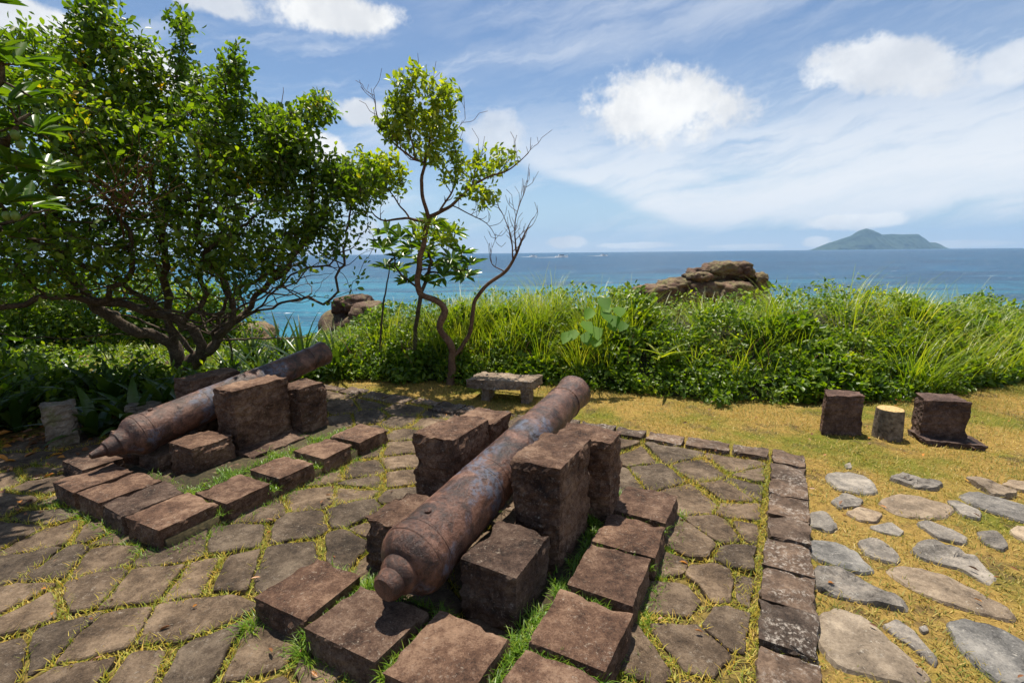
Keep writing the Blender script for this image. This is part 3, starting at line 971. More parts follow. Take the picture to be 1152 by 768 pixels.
FS = [
 ([(280,100),(350,92),(420,110),(448,140),(440,158),(400,160),(320,140)], "long grey stone, farthest back beside the kerb corner", 'slate', .025, 0),
 ([(490,112),(540,98),(600,112),(660,132),(640,150),(570,142),(520,125)], "dark split slate with a raised fold, at the back of the stones", 'slate', .03, 1),
 ([(735,115),(775,108),(830,130),(895,155),(870,170),(820,162),(780,140)], "ridged whitish stone at the back near the right edge", 'tanstone', .035, 1),
 ([(850,128),(885,120),(960,128),(985,160),(900,148)], "pale stone cut by the right edge at the back", 'tanstone', .025, 0),
 ([(298,180),(340,158),(405,180),(395,200),(330,205)], "small greyish stone half sunk in grass, second from the back by the kerb", 'slate', .015, 0),
 ([(462,188),(520,165),(590,172),(660,190),(692,210),(660,237),(560,235),(500,218)], "broad brownish grey stone in the middle of the back rows", 'tanstone', .025, 0),
 ([(672,185),(710,182),(790,225),(785,245),(725,228)], "narrow dark grey stone right of the broad brownish one", 'slate', .02, 0),
 ([(708,165),(770,158),(850,180),(940,205),(990,235),(930,248),(860,232),(760,198)], "long blue grey stone running out at the right edge", 'slate', .025, 0),
 ([(232,220),(280,218),(325,265),(300,280),(232,268)], "blue grey stone touching the kerb, about halfway along it", 'slate', .025, 0),
 ([(350,218),(400,206),(465,225),(450,250),(390,245)], "rounded grey stone with a low ridge, above a small flat one", 'tanstone', .025, 0),
 ([(428,265),(490,253),(540,283),(525,297),(460,282)], "small flat grey stone just below the rounded ridged one", 'slate', .015, 0),
 ([(378,320),(440,298),(480,318),(528,370),(495,382),(420,357)], "dark squarish slate in the middle of the lawn stones", 'slate', .02, 0),
 ([(572,255),(610,248),(680,275),(738,303),(720,320),(640,302)], "blue grey stone shaped like a leaf, right of centre", 'slate', .025, 0),
 ([(768,282),(830,278),(878,328),(850,342),(800,318)], "small bluish grey stone near the right edge, without any ridge", 'slate', .02, 0),
 ([(868,280),(930,262),(970,290),(940,320)], "brownish stone cut by the right edge, halfway down", 'tanstone', .02, 0),
 ([(240,312),(310,316),(380,352),(428,400),(395,415),(245,368)], "long greenish grey stone lying along the kerb", 'slate', .025, 0),
 ([(563,342),(620,318),(690,338),(780,378),(818,420),(790,442),(720,408),(600,372)], "big blue grey stone with a scarred left end", 'slate', .03, 1),
 ([(487,405),(540,396),(650,420),(760,468),(882,545),(860,562),(700,522),(560,462)], "large tan sandstone slab pointing to the lower right", 'tanstone', .02, 0),
 ([(248,402),(330,408),(420,448),(528,512),(520,530),(440,517),(255,468)], "long cracked blue grey stone beside the kerb's lichen patches", 'slate', .03, 1),
 ([(262,555),(330,533),(420,578),(505,650),(595,730),(612,770),(560,778),(330,722),(272,650)], "largest whitish stone, in front beside the kerb", 'tanstone', .03, 0),
 ([(462,582),(520,570),(585,620),(645,692),(630,712),(560,652)], "half buried bluish stone between the two largest front stones", 'slate', .012, 0),
 ([(683,592),(740,570),(830,598),(930,650),(980,740),(930,790),(860,768),(760,702),(700,632)], "large smooth dark grey stone at the bottom right corner", 'slate', .03, 0),
 ([(580,590),(605,583),(620,600),(598,610)], "pebble-sized dark stone beside the half buried bluish one", 'slate', .015, 0),
 ([(345,66),(362,62),(368,74),(350,78)], "tiny pale stone alone in the dry grass behind the others", 'slate', .015, 0),
]
for px, lb, mt, h_, ly in FS: field_stone(px, lb, mt, h_, ly)
# ------------------------------------------------------------------ rocks
def blob(c, r, seed, sub=4, amp=.28, layer=0.0, rot=0.0):
    bm = bmesh.new()
    bmesh.ops.create_icosphere(bm, subdivisions=sub, radius=1.0)
    V = []
    cr, sr = math.cos(rot), math.sin(rot)
    for v in bm.verts:
        d = v.co.copy()
        m = max(abs(d.x), abs(d.y), abs(d.z))
        d = d * (0.55 + 0.45 / m * 0.8)                        # towards blocky
        q = Vector((d.x * r[0], d.y * r[1], d.z * r[2]))
        s = 1.0 / max(r)
        n = noise.fractal(q * s * 2.2 + Vector((seed, 0, seed * 2)), 1, 2, 4) * amp
        n -= abs(noise.noise(q * s * 4 + Vector((seed * 3, 1, 0)))) * amp * .7
        if layer: n += layer * math.copysign(1, math.sin(q.z / max(r) * 9 + q.x * s * 2 + seed))
        q *= (1 + n)
        V.append((c[0] + q.x * cr - q.y * sr, c[1] + q.x * sr + q.y * cr, c[2] + q.z))
    F = [[v.index for v in f.verts] for f in bm.faces]
    bm.free()
    return np.array(V), np.array(F)


def rock(label, blobs, origin, group=None, sub=4):
    parts = [blob(*b_, sub=sub) for b_ in blobs]
    V, F = merge_geo(parts)
    o = link("rock_outcrop" if len(blobs) > 1 else "boulder", np_mesh("rock", V - np.array(origin), F), M['rock'])
    o.location = origin
    tag(o, label, "rock", group)


def pr(px, py, Y, rx, ry, rd, seed, amp=.25, layer=.03, rot=0.0):
    k = Y / FPX
    return (tuple(at(px, py, Y)), (rx * k, rd, ry * k), seed, )


def rk(px, py, Y, rx, ry, rd): return at(px, py, Y), (rx * Y / FPX, rd, ry * Y / FPX)


bl = []
for i, (px, py, rx, ry, rd, dy) in enumerate([(812, 302, 20, 9, 1.0, 0), (803, 309, 30, 9, 1.2, .4), (834, 304, 12, 10, .8, -.3), (852, 317, 8, 12, .7, -.4), (776, 320, 26, 10, 1.3, .2), (788, 311, 12, 6, .7, -.5), (745, 325, 16, 6, .7, -.6), (826, 322, 36, 17, 1.0, .9), (790, 326, 44, 14, 1.0, .8),
                                             (800, 330, 50, 17, 1.6, 0), (757, 322, 20, 9, 1.0, -.2), (735, 330, 32, 11, 1.2, -.3), (800, 350, 70, 28, 2.0, .5), (795, 420, 85, 75, 2.6, 2), (822, 326, 24, 11, 1.0, -.9), (785, 313, 17, 6, .8, -.3)]):
    c, r = rk(px, py, 21 + dy, rx, ry, rd)
    bl.append((c, r, i * 1.7 + .3))
rock("brown and yellowish rock outcrop rising above the green bank before the sea", bl, tuple(at(795, 420, 22)))
c, r = rk(397, 342, 15, 22, 12, .8)
rock("dark rounded rock seen between the two trees in front of the sea", [(c, r, 4.4), (rk(398, 396, 15.0, 44, 52, 1.3)[0], rk(0, 0, 15.0, 44, 52, 1.3)[1], 6.6), (rk(415, 352, 14.6, 22, 14, .8)[0], rk(0, 0, 14.6, 22, 14, .8)[1], 8.1)], tuple(c))
for i, (px, py, Y, rx, ry, rd, lb) in enumerate([
    (42, 345, 11.5, 40, 24, 1.0, "brown boulder behind the tree at the far left edge"),
    (140, 374, 11.0, 50, 20, 1.1, "low reddish boulder behind the tree's heavy level limb"),
    (258, 384, 11.8, 52, 20, 1.2, "low brown boulder seen through the fork of the big tree"),
    ]):
    c, r = rk(px, py, Y, rx, ry, rd)
    rock(lb, [(c, r, i * 2.3 + 11), (c - Vector((0.2, 0, r[2] * .9)), (r[0] * 1.15, r[1] * 1.1, r[2] * 1.1), i + 30.2)], tuple(c), "boulders behind the big tree")

# ------------------------------------------------------------------ island, boats
prof = [(911, 284), (916, 280), (928, 275), (944, 270), (957, 266), (966, 260.5), (974.5, 258), (982, 260), (992, 264.6), (1003, 264), (1016, 264.4), (1032, 264), (1038, 268), (1043, 272.6), (1052, 273), (1056, 274.5), (1060, 279), (1062, 284)]
DI = 9000.0
isl = [at(px, py, DI) for px, py in prof]
ix = np.array([p.x for p in isl]); iz = np.array([p.z for p in isl])
nx_, ny_ = 220, 71
xs = np.linspace(ix[0], ix[-1], nx_); yy = np.linspace(-1, 1, ny_)
V = []
for x in xs:
    top = np.interp(x, ix, iz) - SEA_Z
    for t in yy:
        wd = 200 + 170 * math.sin((x - ix[0]) / (ix[-1] - ix[0]) * math.pi)
        n = noise.fractal(Vector((x * .004, t * wd * .004, 3.3)), 1, 2, 5)
        rd = abs(noise.noise(Vector((x * .006 + t * .6, t * 1.2, 1))))
        h = top * max(0.0, 1 - abs(t) ** 1.4) * (1 - .30 * abs(t) * rd * 2) * (1 + .12 * n * min(1, abs(t) * 4)) * (1.06 if abs(t) < .3 else 1.0)
        V.append((x + 30 * n * abs(t), DI + t * wd + 60 * n * abs(t), SEA_Z - 4 + h))
idx = np.arange(nx_ * ny_).reshape(nx_, ny_)
q = np.stack([idx[:-1, :-1], idx[1:, :-1], idx[1:, 1:], idx[:-1, 1:]], -1).reshape(-1, 4)
V = np.array(V); org = np.array((xs.mean(), DI, SEA_Z))
io = link("island", np_mesh("island", V - org, q), M['island'], smooth=True)
io.location = org
tag(io, "hazy blue green island with a pointed peak on the horizon", "island")


def boat(px, py, size, label):
    d = ray(px, py); t = (SEA_Z - CAMH) / d[2]
    r_ = empty("motor_boat", (d[0] * t, d[1] * t, SEA_Z), 0.0)
    tag(r_, label, "boat", "small boats on the sea")
    L, W_ = size, size * .28
    sec = [(-.5, .42, .10), (-.2, .5, .11), (.15, .46, .13), (.38, .25, .16), (.5, .02, .2)]
    V, F = [], []
    for x, w, h in sec:
        V += [(x * L, -w * W_, h * L), (x * L, -w * W_ * .6, -.02 * L), (x * L, w * W_ * .6, -.02 * L), (x * L, w * W_, h * L)]
    for i in range(4):
        for k in range(3): F.append((i * 4 + k, i * 4 + k + 1, i * 4 + k + 5, i * 4 + k + 4))
        F.append((i * 4 + 3, i * 4, i * 4 + 4, i * 4 + 7))
    F += [(0, 1, 2, 3), (19, 18, 17, 16)]
    me_ = py_mesh("hull", V, F); recalc(me_)
    link("hull", me_, M['boatwhite'], r_)
    def cab(n, x0, x1, z0, z1, w, m, sl):
        V = [(x * L + s * L * (zz == z1), y * W_, zz * L) for zz in (z0, z1) for x, s in ((x0, 0), (x1, -sl)) for y in (-w, w)]
        F = [(0, 1, 3, 2), (4, 6, 7, 5), (0, 2, 6, 4), (1, 5, 7, 3), (0, 4, 5, 1), (2, 3, 7, 6)]
        me2 = py_mesh(n, V, F); recalc(me2)
        link(n, me2, m, r_)
    wv = []  # white foam strip added to lighten the boats, whose near sides look dark
    for k in range(15):
        t_ = k / 14; x_ = (.5 - 2.6 * t_) * L
        for s_ in (-1, 0, 1): wv.append((x_, s_ * W_ * (.5 + 1.3 * t_) * (1 + .3 * math.sin(k * 2.3 + s_)), .25 if s_ else .55 * (1 - t_) + .2))
    wq = [(k * 3 + j, k * 3 + j + 1, k * 3 + j + 4, k * 3 + j + 3) for k in range(14) for j in (0, 1)]
    link("added_wake", py_mesh("added_wake", wv, wq), M['boatwhite'], r_)
    cab("cabin", -.25, .16, .10, .24, .34, M['boatwhite'], .06)
    cab("window", -.2, .165, .17, .21, .35, M['boatdark'], .0)


boat(600, 289.0, 17, "small white boat farthest left on the horizon, by the bare branches")
boat(632, 289.6, 22, "white boat in the middle of the three, nearest on the water")
boat(679, 287.9, 17, "small white boat farthest right of the three on the horizon")


# ------------------------------------------------------------------ big tree on the left
def grow(paths, attr, step=.09, infl=1.0, kill=.17, iters=110, rng=random.Random(2), tropism=Vector((0, 0, .06))):
    nodes, par = [], []
    for pts in paths:
        # attach to the nearest existing node
        prev = -1
        if nodes:
            prev = min(range(len(nodes)), key=lambda k: (nodes[k] - pts[0]).length_squared)
            pts = pts[1:]
        for p in pts:
            nodes.append(Vector(p)); par.append(prev); prev = len(nodes) - 1
    A = [Vector(a_) for a_ in attr]
    alive = list(range(len(A)))
    for it in range(iters):
        kd = kdtree.KDTree(len(nodes))
        for i, n in enumerate(nodes): kd.insert(n, i)
        kd.balance()
        pull = {}
        nxt = []
        for ai in alive:
            co, i, d = kd.find(A[ai])
            if d < kill: continue
            nxt.append(ai)
            if d < infl: pull.setdefault(i, []).append((A[ai] - co).normalized())
        alive = nxt
        if not pull: break
        for i, ds_ in pull.items():
            v = sum(ds_, Vector()) / len(ds_) + tropism
            v += Vector((rng.uniform(-1, 1), rng.uniform(-1, 1), rng.uniform(-1, 1))) * .28
            if v.length < 1e-4: continue
            nodes.append(nodes[i] + v.normalized() * step); par.append(i)
    return nodes, par


def tree_chains(nodes, par, r_tip=.0035, expo=2.25, r_base=None):
    n = len(nodes)
    ch = [[] for _ in range(n)]
    for i, p in enumerate(par):
        if p >= 0: ch[p].append(i)
    acc = [0.0] * n
    tip = r_tip ** expo
    for i in range(n - 1, -1, -1):                         # children always come after their parent
        acc[i] = sum(acc[c] for c in ch[i]) if ch[i] else tip
    rad = [a_ ** (1 / expo) for a_ in acc]
    if r_base:
        g_ = math.log(r_base / r_tip) / math.log(max(rad) / r_tip)
        rad = [r_tip * (r / r_tip) ** g_ for r in rad]
    chains = []
    stack = [i for i, p in enumerate(par) if p < 0]
    done = set()
    work = [(i, None) for i in stack]
    while work:
        i, prev = work.pop()
        pts, rr = ([nodes[prev]], [min(rad[prev], rad[i] * 1.25)]) if prev is not None else ([], [])
        while True:
            pts.append(nodes[i]); rr.append(rad[i])
            if not ch[i]: break
            c = sorted(ch[i], key=lambda k: -rad[k])
            for o in c[1:]: work.append((o, i))
            i = c[0]
        chains.append((pts, rr))
    return chains, rad, ch


def pth(lst, jit=.075, step=.09):
    pts = [at(px, py, Y) for px, py, Y in lst]
    p, _ = smooth_path(pts, [1] * len(pts), step, jit)
    return p


base = Vector((*gp(203, 436), -.1))
paths = [
 [base] + pth([(203, 430, 6.5), (212, 420, 6.5), (220, 402, 6.45), (240, 388, 6.4), (258, 370, 6.35), (285, 352, 6.3), (320, 342, 6.2), (348, 335, 6.1), (366, 340, 6.0), (380, 315, 6.0), (388, 270, 6.0), (396, 235, 6.0), (402, 205, 6.0)]),
 pth([(208, 424, 6.5), (196, 388, 6.4), (160, 376, 6.2), (100, 378, 5.8), (40, 378, 5.4), (-30, 370, 5.1), (-90, 340, 5)]),
 pth([(218, 405, 6.45), (226, 388, 6.35), (205, 364, 6.2), (165, 350, 5.9), (110, 336, 5.6), (60, 334, 5.3), (10, 345, 5.1), (-40, 330, 5.0), (-80, 250, 5)]),
 pth([(196, 388, 6.4), (190, 340, 6.2), (184, 290, 6.0), (176, 240, 5.9), (168, 180, 5.8)]),
 pth([(240, 388, 6.4), (262, 350, 6.2), (250, 310, 6.0), (226, 270, 5.9), (236, 200, 5.9), (254, 110, 5.9), (262, 70, 5.9)]),
 pth([(258, 370, 6.35), (300, 322, 6.3), (332, 290, 6.2), (350, 230, 6.1), (346, 150, 6.0), (352, 118, 6)]),
 pth([(160, 376, 6.2), (110, 345, 6.0), (66, 290, 5.8), (62, 200, 5.6), (88, 100, 5.6), (112, 20, 5.6), (122, -20, 5.6)]),
 pth([(100, 378, 5.8), (120, 400, 5.5), (150, 425, 5.4), (120, 408, 5.3)]),
 pth([(285, 352, 6.3), (320, 318, 6.0), (360, 300, 5.9), (390, 284, 5.8), (410, 260, 5.7)]),
 pth([(165, 350, 5.9), (215, 352, 5.6), (262, 348, 5.4), (300, 330, 5.3), (340, 312, 5.3), (370, 285, 5.3)]),
 pth([(218, 405, 6.45), (200, 372, 6.3), (172, 338, 6.0), (120, 312, 5.7), (70, 286, 5.4), (30, 262, 5.2), (0, 232, 5.1)]),
 pth([(240, 388, 6.4), (246, 352, 6.1), (276, 322, 5.9), (322, 300, 5.8), (352, 262, 5.8), (378, 238, 5.8)]),
 pth([(348, 335, 6.1), (382, 330, 5.9), (402, 312, 5.8), (418, 286, 5.8), (414, 250, 5.8)]),
 pth([(205, 364, 6.2), (232, 330, 6.0), (224, 296, 5.8), (250, 266, 5.7), (292, 240, 5.7)]),
 pth([(110, 336, 5.6), (142, 310, 5.5), (150, 270, 5.4), (128, 236, 5.3)]),
 pth([(184, 290, 6.0), (190, 200, 5.9), (200, 100, 5.9), (203, 30, 5.9)]),
]
ELL = [(60, 170, 5.5, 95, 115, 1.0, 420), (108, 40, 5.6, 36, 62, .4, 110), (202, 45, 5.9, 11, 42, .25, 30), (264, 72, 5.9, 17, 36, .3, 36), (180, 175, 5.8, 115, 85, 1.0, 520), (290, 172, 6.0, 66, 58, .7, 250),
       (354, 124, 6.0, 26, 22, .3, 46), (396, 205, 6.0, 38, 32, .4, 100), (225, 255, 5.8, 130, 60, 1.0, 420), (60, 275, 5.3, 95, 52, .9, 300), (150, 75, 5.8, 40, 40, .4, 60), (40, 75, 5.4, 50, 50, .6, 110), (345, 235, 6.0, 45, 42, .6, 130), (362, 262, 5.9, 42, 34, .5, 70), (290, 300, 5.9, 70, 26, .6, 60), (395, 215, 5.95, 36, 30, .35, 60), (-60, 180, 5.3, 70, 130, 1.0, 200), (225, 110, 5.9, 55, 35, .5, 90), (300, 280, 5.8, 60, 25, .6, 60), (318, 160, 6.0, 45, 36, .5, 110), (335, 200, 6.0, 50, 36, .5, 110), (160, 300, 5.7, 150, 30, .9, 90), (20, 312, 5.2, 70, 26, .7, 50), (150, 110, 5.8, 60, 45, .5, 110)]
attr = []
ra = random.Random(9)
for px, py, Y, rx, ry, rY, n in ELL:
    k = 0
    while k < n:
        a_, b_, c_ = (ra.uniform(-1, 1) for _ in range(3))
        if a_ * a_ + b_ * b_ + c_ * c_ > 1: continue
        p = at(px + a_ * rx, py + b_ * ry, Y + c_ * rY)
        if noise.noise(p * 2.6) < -.2: continue
        attr.append(p); k += 1
extra = []
for px, py, Y, rx, ry, rY, n in ELL:
    k = 0
    while k < n * .45:
        v_ = Vector((ra.uniform(-1, 1), ra.uniform(-1, 1), ra.uniform(-1, 1)))
        if v_.length > 1: continue
        p = at(px + v_.x * rx, py + v_.y * ry, Y + v_.z * rY)
        k += 1
        if noise.noise(p * 2.6) > -.06: extra.append(p)
nodes, par = grow(paths, attr)
chains, rad, ch = tree_chains(nodes, par, .0036, 2.2, .15)
big = empty("broad_tree", base)
tag(big, "large dark crooked tree with a low spreading crown, left behind the far cannon", "tree")
V, F = tubes(chains)
V = np.array(V) - np.array(base)
link("trunk", np_mesh("trunk", V, np.array(F)), M['bark'], big, smooth=True)


def leaf_cloud(nodes, par, rad, rmax, per, Lr, Wf, rng, depth_ok=None, up=.5, spread=.05):
    P, A, N = [], [], []
    for i, p in enumerate(nodes):
        if rad[i] > rmax or par[i] < 0: continue
        d = (p - nodes[par[i]]).normalized()
        for _ in range(per):
            a_ = Vector(rng.normal(size=3)).normalized() * .9 + d * .8 + Vector((0, 0, .15))
            n_ = Vector(rng.normal(size=3)).normalized() * .8 + Vector((0, 0, up))
            P.append(p + Vector(rng.normal(size=3)) * spread); A.append(a_); N.append(n_)
    P, A, N = (np.array([v[:] for v in q_]) for q_ in (P, A, N))
    L = rng.uniform(Lr[0], Lr[1], len(P))
    return leaf_geo(P, A, N, L, L * Wf, .3, .12)


V, Q = leaf_cloud(nodes, par, rad, .0066, 4, (.045, .095), .52, RNG)
kt = kdtree.KDTree(len(nodes))
for i, n_ in enumerate(nodes): kt.insert(n_, i)
kt.balance()
SP, SA, SN, stw = [], [], [], []
for a_ in attr + extra:                                     # leafy side sprays filling the crown
    co, i, dd = kt.find(a_)
    if dd > .9: continue
    tip = a_ if dd < .35 else co.lerp(a_, .35 / dd + .5 * (1 - .35 / dd))
    if dd > .03: stw.append(([co, co.lerp(tip, .5) + Vector((0, 0, .03)), tip], [.0035, .0028, .0014]))
    for k in range(9 if a_.z > 2.6 else 5):
        f = ra.uniform(.3, 1.05)
        SP.append((co.lerp(tip, f) + Vector(RNG.normal(size=3)) * .05)[:])
        SA.append(((tip - co).normalized() * .7 + Vector(RNG.normal(size=3)) * .6 + Vector((0, 0, .1)))[:])
        SN.append((Vector(RNG.normal(size=3)) * .5 + Vector((0, 0, .6)))[:])
L = RNG.uniform(.035, .10, len(SP))
V, Q = merge_geo([(V, Q), leaf_geo(np.array(SP), np.array(SA), np.array(SN), L, L * .5, .3, .12)])
v2, f2 = tubes(stw)
link("twig", np_mesh("twig", np.array(v2) - np.array(base), np.array(f2)), M['bark'], big)
link("crown", np_mesh("crown", V - np.array(base), Q), M['leaf_tree'], big)
print("big tree nodes", len(nodes), "leaves", len(V) // 6)
tw = []
rt = random.Random(21)
bare = []
for i, n_ in enumerate(nodes):                              # crooked leafless side branches under the crown
    if .009 < rad[i] < .06 and rt.random() < .4 and n_.z < 2.9:
        q_ = n_; d_ = Vector((rt.uniform(-1, 1), rt.uniform(-.8, .5), rt.uniform(-.25, .8))).normalized(); pts_ = [q_]
        for _ in range(rt.randint(6, 15)):
            d_ = (d_ + Vector((rt.uniform(-1, 1), rt.uniform(-1, 1), rt.uniform(-.7, .9))) * .45).normalized()
            q_ = q_ + d_ * .085; pts_.append(q_)
        r0_ = min(.017, rad[i] * .6)
        bare.append((pts_, [r0_ * (1 - .8 * k / len(pts_)) for k in range(len(pts_))]))
for c_ in bare[:95]:
    V, F = tubes([c_])
    link("bare_branch", np_mesh("bare_branch", np.array(V) - np.array(base), np.array(F)), M['bark'], big, smooth=True)
for _ in range(46):                                         # dead grey-brown twigs in front of the crown
    c0 = at(rt.uniform(120, 165), rt.uniform(205, 245), 4.9 + rt.uniform(-.1, .3))
    c1 = at(rt.uniform(20, 215), rt.uniform(130, 250), 4.8 + rt.uniform(-.3, .3))
    if (c1 - c0).length > 1.1: c1 = c0 + (c1 - c0).normalized() * 1.1
    p_, r_ = smooth_path([c0, c0.lerp(c1, .5) + Vector((0, 0, rt.uniform(-.05, .08))), c1], [.006, .004, .0016], .05, .03)
    tw.append((p_, r_))
tw.append(smooth_path([at(150, 300, 5.8), at(138, 260, 5.3), at(140, 225, 4.95)], [.012, .01, .006], .06, .03))
V, F = tubes(tw)
link("dead_twig", np_mesh("dead_twig", np.array(V) - np.array(base), np.array(F)), M['twig'], big, smooth=True)

# ------------------------------------------------------------------ fruit tree leaning in from the left
def rosette(c, axis, n, L, W, rng, droop=.25, tilt=(.7, 1.35)):
    axis = Vector(axis).normalized()
    e1 = axis.orthogonal().normalized(); e2 = axis.cross(e1)
    P, A, N = [], [], []
    for k in range(n):
        a_ = k * 2.39996 + rng.uniform(-.3, .3)
        t = rng.uniform(*tilt)
        rd_ = e1 * math.cos(a_) + e2 * math.sin(a_)
        P.append((Vector(c) + rd_ * .01)[:]); A.append((rd_ * math.sin(t) + axis * math.cos(t))[:]); N.append((axis * math.sin(t) - rd_ * math.cos(t))[:])
    P, A, N = map(np.array, (P, A, N))
    Ls = rng.uniform(.75, 1.1, n) * L
    return leaf_geo(P, A, N, Ls, np.full(n, W), .35, droop, .5)


fb = Vector((-5.1, 3.3, -.05))
ros_px = [(16, 72, 3.7), (6, 118, 3.6), (40, 150, 3.8), (14, 186, 3.7), (48, 196, 3.9), (6, 228, 3.7), (-25, 150, 3.6), (-14, 62, 3.7), (-35, 100, 3.8), (-30, 205, 3.7), (-12, 2, 3.6), (26, 110, 4.0), (-60, 60, 3.6), (-60, 160, 3.7), (30, 232, 4.0), (-40, 250, 3.8), (10, 265, 3.9)]
ros = [at(*p) for p in ros_px]
nodes2, par2 = grow([[fb, fb + Vector((.05, .05, .6)), Vector((-5.0, 3.45, 1.3)), Vector((-4.9, 3.55, 1.9)), Vector((-4.7, 3.6, 2.4))]], ros + [r_ + Vector((rt.uniform(-.2, .1), 0, -.25)) for r_ in ros], .1, 3.0, .06, 60)
chains2, rad2, _ = tree_chains(nodes2, par2, .008, 2.2, .09)
ft = empty("fruit_tree", fb)
tag(ft, "tree with long glossy leaves and green fruit hanging in at the upper left edge", "tree")
V, F = tubes(chains2)
link("trunk", np_mesh("trunk", np.array(V) - np.array(fb), np.array(F)), M['bark'], ft, smooth=True)
gl = []
for r_ in ros:
    gl.append(rosette(r_, (RNG.uniform(-.2, .6), RNG.uniform(-.7, .1), 1), 15, .26, .062, RNG, .22))
V, Q = merge_geo(gl)
link("crown", np_mesh("crown", V - np.array(fb), Q), M['leaf_big'], ft)
for px, py, Y in [(17, 152, 3.55), (23, 163, 3.58), (17, 243, 3.6), (8, 243, 3.6)]:
    c = at(px, py, Y)
    v_, f_ = lathe([(.035 * math.cos(t), .027 * math.sin(t) + .0005) for t in np.linspace(math.pi, 0, 12)], 16)
    fm = py_mesh("fruit", v_, f_); recalc(fm)
    fo = link("fruit", fm, M['fruit'], ft, smooth=True)
    fo.location = c - fb; fo.rotation_euler = (0, 1.3, RNG.uniform(0, 3))

# ------------------------------------------------------------------ small twisted tree in the middle
def C6(x, y, Y): return at(360 + x / 2.02, 60 + y / 2.02, Y)
mb = Vector((*gp(507, 432), -.06))
limbs = [  # digitised limbs: points (crop px, depth), radii
 ([(298, 750, 6.45), (299, 700, 6.45), (297, 662, 6.42), (272, 622, 6.38), (284, 584, 6.4), (262, 562, 6.42), (226, 545, 6.4), (222, 510, 6.38), (230, 460, 6.4), (240, 410, 6.42), (248, 378, 6.4)], [.062, .05, .05, .046, .044, .043, .042, .038, .036, .033, .031]),
 ([(248, 378, 6.4), (236, 332, 6.36), (230, 290, 6.34), (238, 250, 6.36), (215, 240, 6.3), (166, 205, 6.25), (132, 150, 6.2), (122, 85, 6.2)], [.029, .024, .022, .02, .016, .012, .008, .003]),
 ([(238, 250, 6.36), (248, 205, 6.4), (256, 150, 6.45), (250, 90, 6.45), (235, 50, 6.5)], [.017, .013, .01, .006, .003]),
 ([(248, 372, 6.4), (290, 352, 6.3), (326, 318, 6.2), (346, 300, 6.2), (400, 275, 6.1), (450, 250, 6.05), (486, 212, 6.0)], [.026, .021, .017, .014, .01, .007, .002]),
 ([(246, 388, 6.42), (205, 376, 6.5), (150, 380, 6.55), (126, 368, 6.6), (110, 340, 6.6)], [.024, .018, .013, .009, .004]),
 ([(205, 376, 6.5), (170, 330, 6.6), (140, 290, 6.65), (120, 270, 6.7)], [.012, .009, .006, .003]),
 ([(270, 362, 6.35), (300, 310, 6.45), (310, 250, 6.5), (306, 190, 6.5), (330, 150, 6.5)], [.015, .011, .008, .005, .002]),
 ([(215, 240, 6.3), (205, 180, 6.3), (190, 130, 6.3), (200, 70, 6.3)], [.011, .008, .005, .002]),
 ([(346, 300, 6.2), (355, 250, 6.3), (375, 225, 6.35)], [.01, .006, .003]),
 ([(228, 492, 6.38), (262, 486, 6.2), (280, 460, 6.1), (300, 440, 6.0)], [.009, .006, .004, .002]),
 ([(300, 690, 6.44), (322, 668, 6.5), (344, 622, 6.52), (352, 560, 6.5), (382, 525, 6.45), (420, 496, 6.4), (444, 465, 6.35), (456, 435, 6.3), (470, 400, 6.3), (486, 372, 6.3)], [.032, .03, .028, .026, .024, .021, .018, .013, .008, .002]),
 ([(440, 470, 6.35), (434, 420, 6.25), (418, 370, 6.2), (402, 335, 6.2)], [.012, .008, .005, .002]),
 ([(448, 455, 6.35), (442, 400, 6.4), (456, 340, 6.45), (476, 285, 6.5)], [.011, .008, .005, .002]),
 ([(420, 496, 6.4), (392, 480, 6.3), (390, 430, 6.25)], [.009, .006, .002]),
 ([(300, 345, 6.28), (350, 370, 6.2), (390, 400, 6.1), (400, 430, 6.0)], [.008, .006, .004, .002]),
]
chains3 = []
rt2 = random.Random(4)
twig_tips, leafy_tips = [], []
CL = [(235, 110, 6.4, 82, 58), (250, 190, 6.4, 62, 55), (135, 285, 6.6, 62, 45), (395, 245, 6.15, 50, 32), (355, 320, 6.2, 48, 32), (285, 255, 6.4, 45, 35), (180, 160, 6.3, 45, 50), (275, 400, 6.5, 60, 30), (85, 285, 6.4, 70, 48), (120, 262, 6.6, 70, 40)]
def in_leafy(p):
    for x, y, Y, rx, ry in CL:
        c = C6(x, y, Y); k = Y / FPX / 2.02
        if ((p.x - c.x) / (rx * k)) ** 2 + ((p.z - c.z) / (ry * k)) ** 2 < 1: return True
    return False
for li, (pts, rr) in enumerate(limbs):
    p_, r_ = smooth_path([C6(*q_) for q_ in pts], rr, .05, .02)
    if li == 0: p_[0] = mb; 
    chains3.append((p_, r_))
    for i in range(2, len(p_)):                               # side twigs
        if r_[i] < .018 and rt2.random() < (.75 if li >= 10 else .62):
            d = (p_[i] - p_[i - 1]).normalized()
            s_ = Vector((rt2.uniform(-1, 1), rt2.uniform(-.8, .8), rt2.uniform(-.2, 1))).normalized()
            L = rt2.uniform(.1, .3)
            q0 = p_[i]; q1 = q0 + (d * .6 + s_ * .8).normalized() * L * .5; q2 = q1 + (d * .4 + s_ * .5 + Vector((0, 0, .7))).normalized() * L * .5
            tr = max(.0035, min(r_[i] * .55, .007))
            chains3.append(smooth_path([q0, q1, q2], [tr, tr * .8, .0026], .04, .01))
            for q_ in (q1, q2):
                if li < 10 and in_leafy(q_): leafy_tips.append(q_)
                if rt2.random() < .5:
                    q3 = q_ + (s_ * .6 + Vector((rt2.uniform(-.8, .8), rt2.uniform(-.6, .6), .6))).normalized() * rt2.uniform(.06, .16)
                    chains3.append(([q_, q3], [tr * .75, .0024]))
                    if li < 10 and in_leafy(q3): leafy_tips.append(q3)
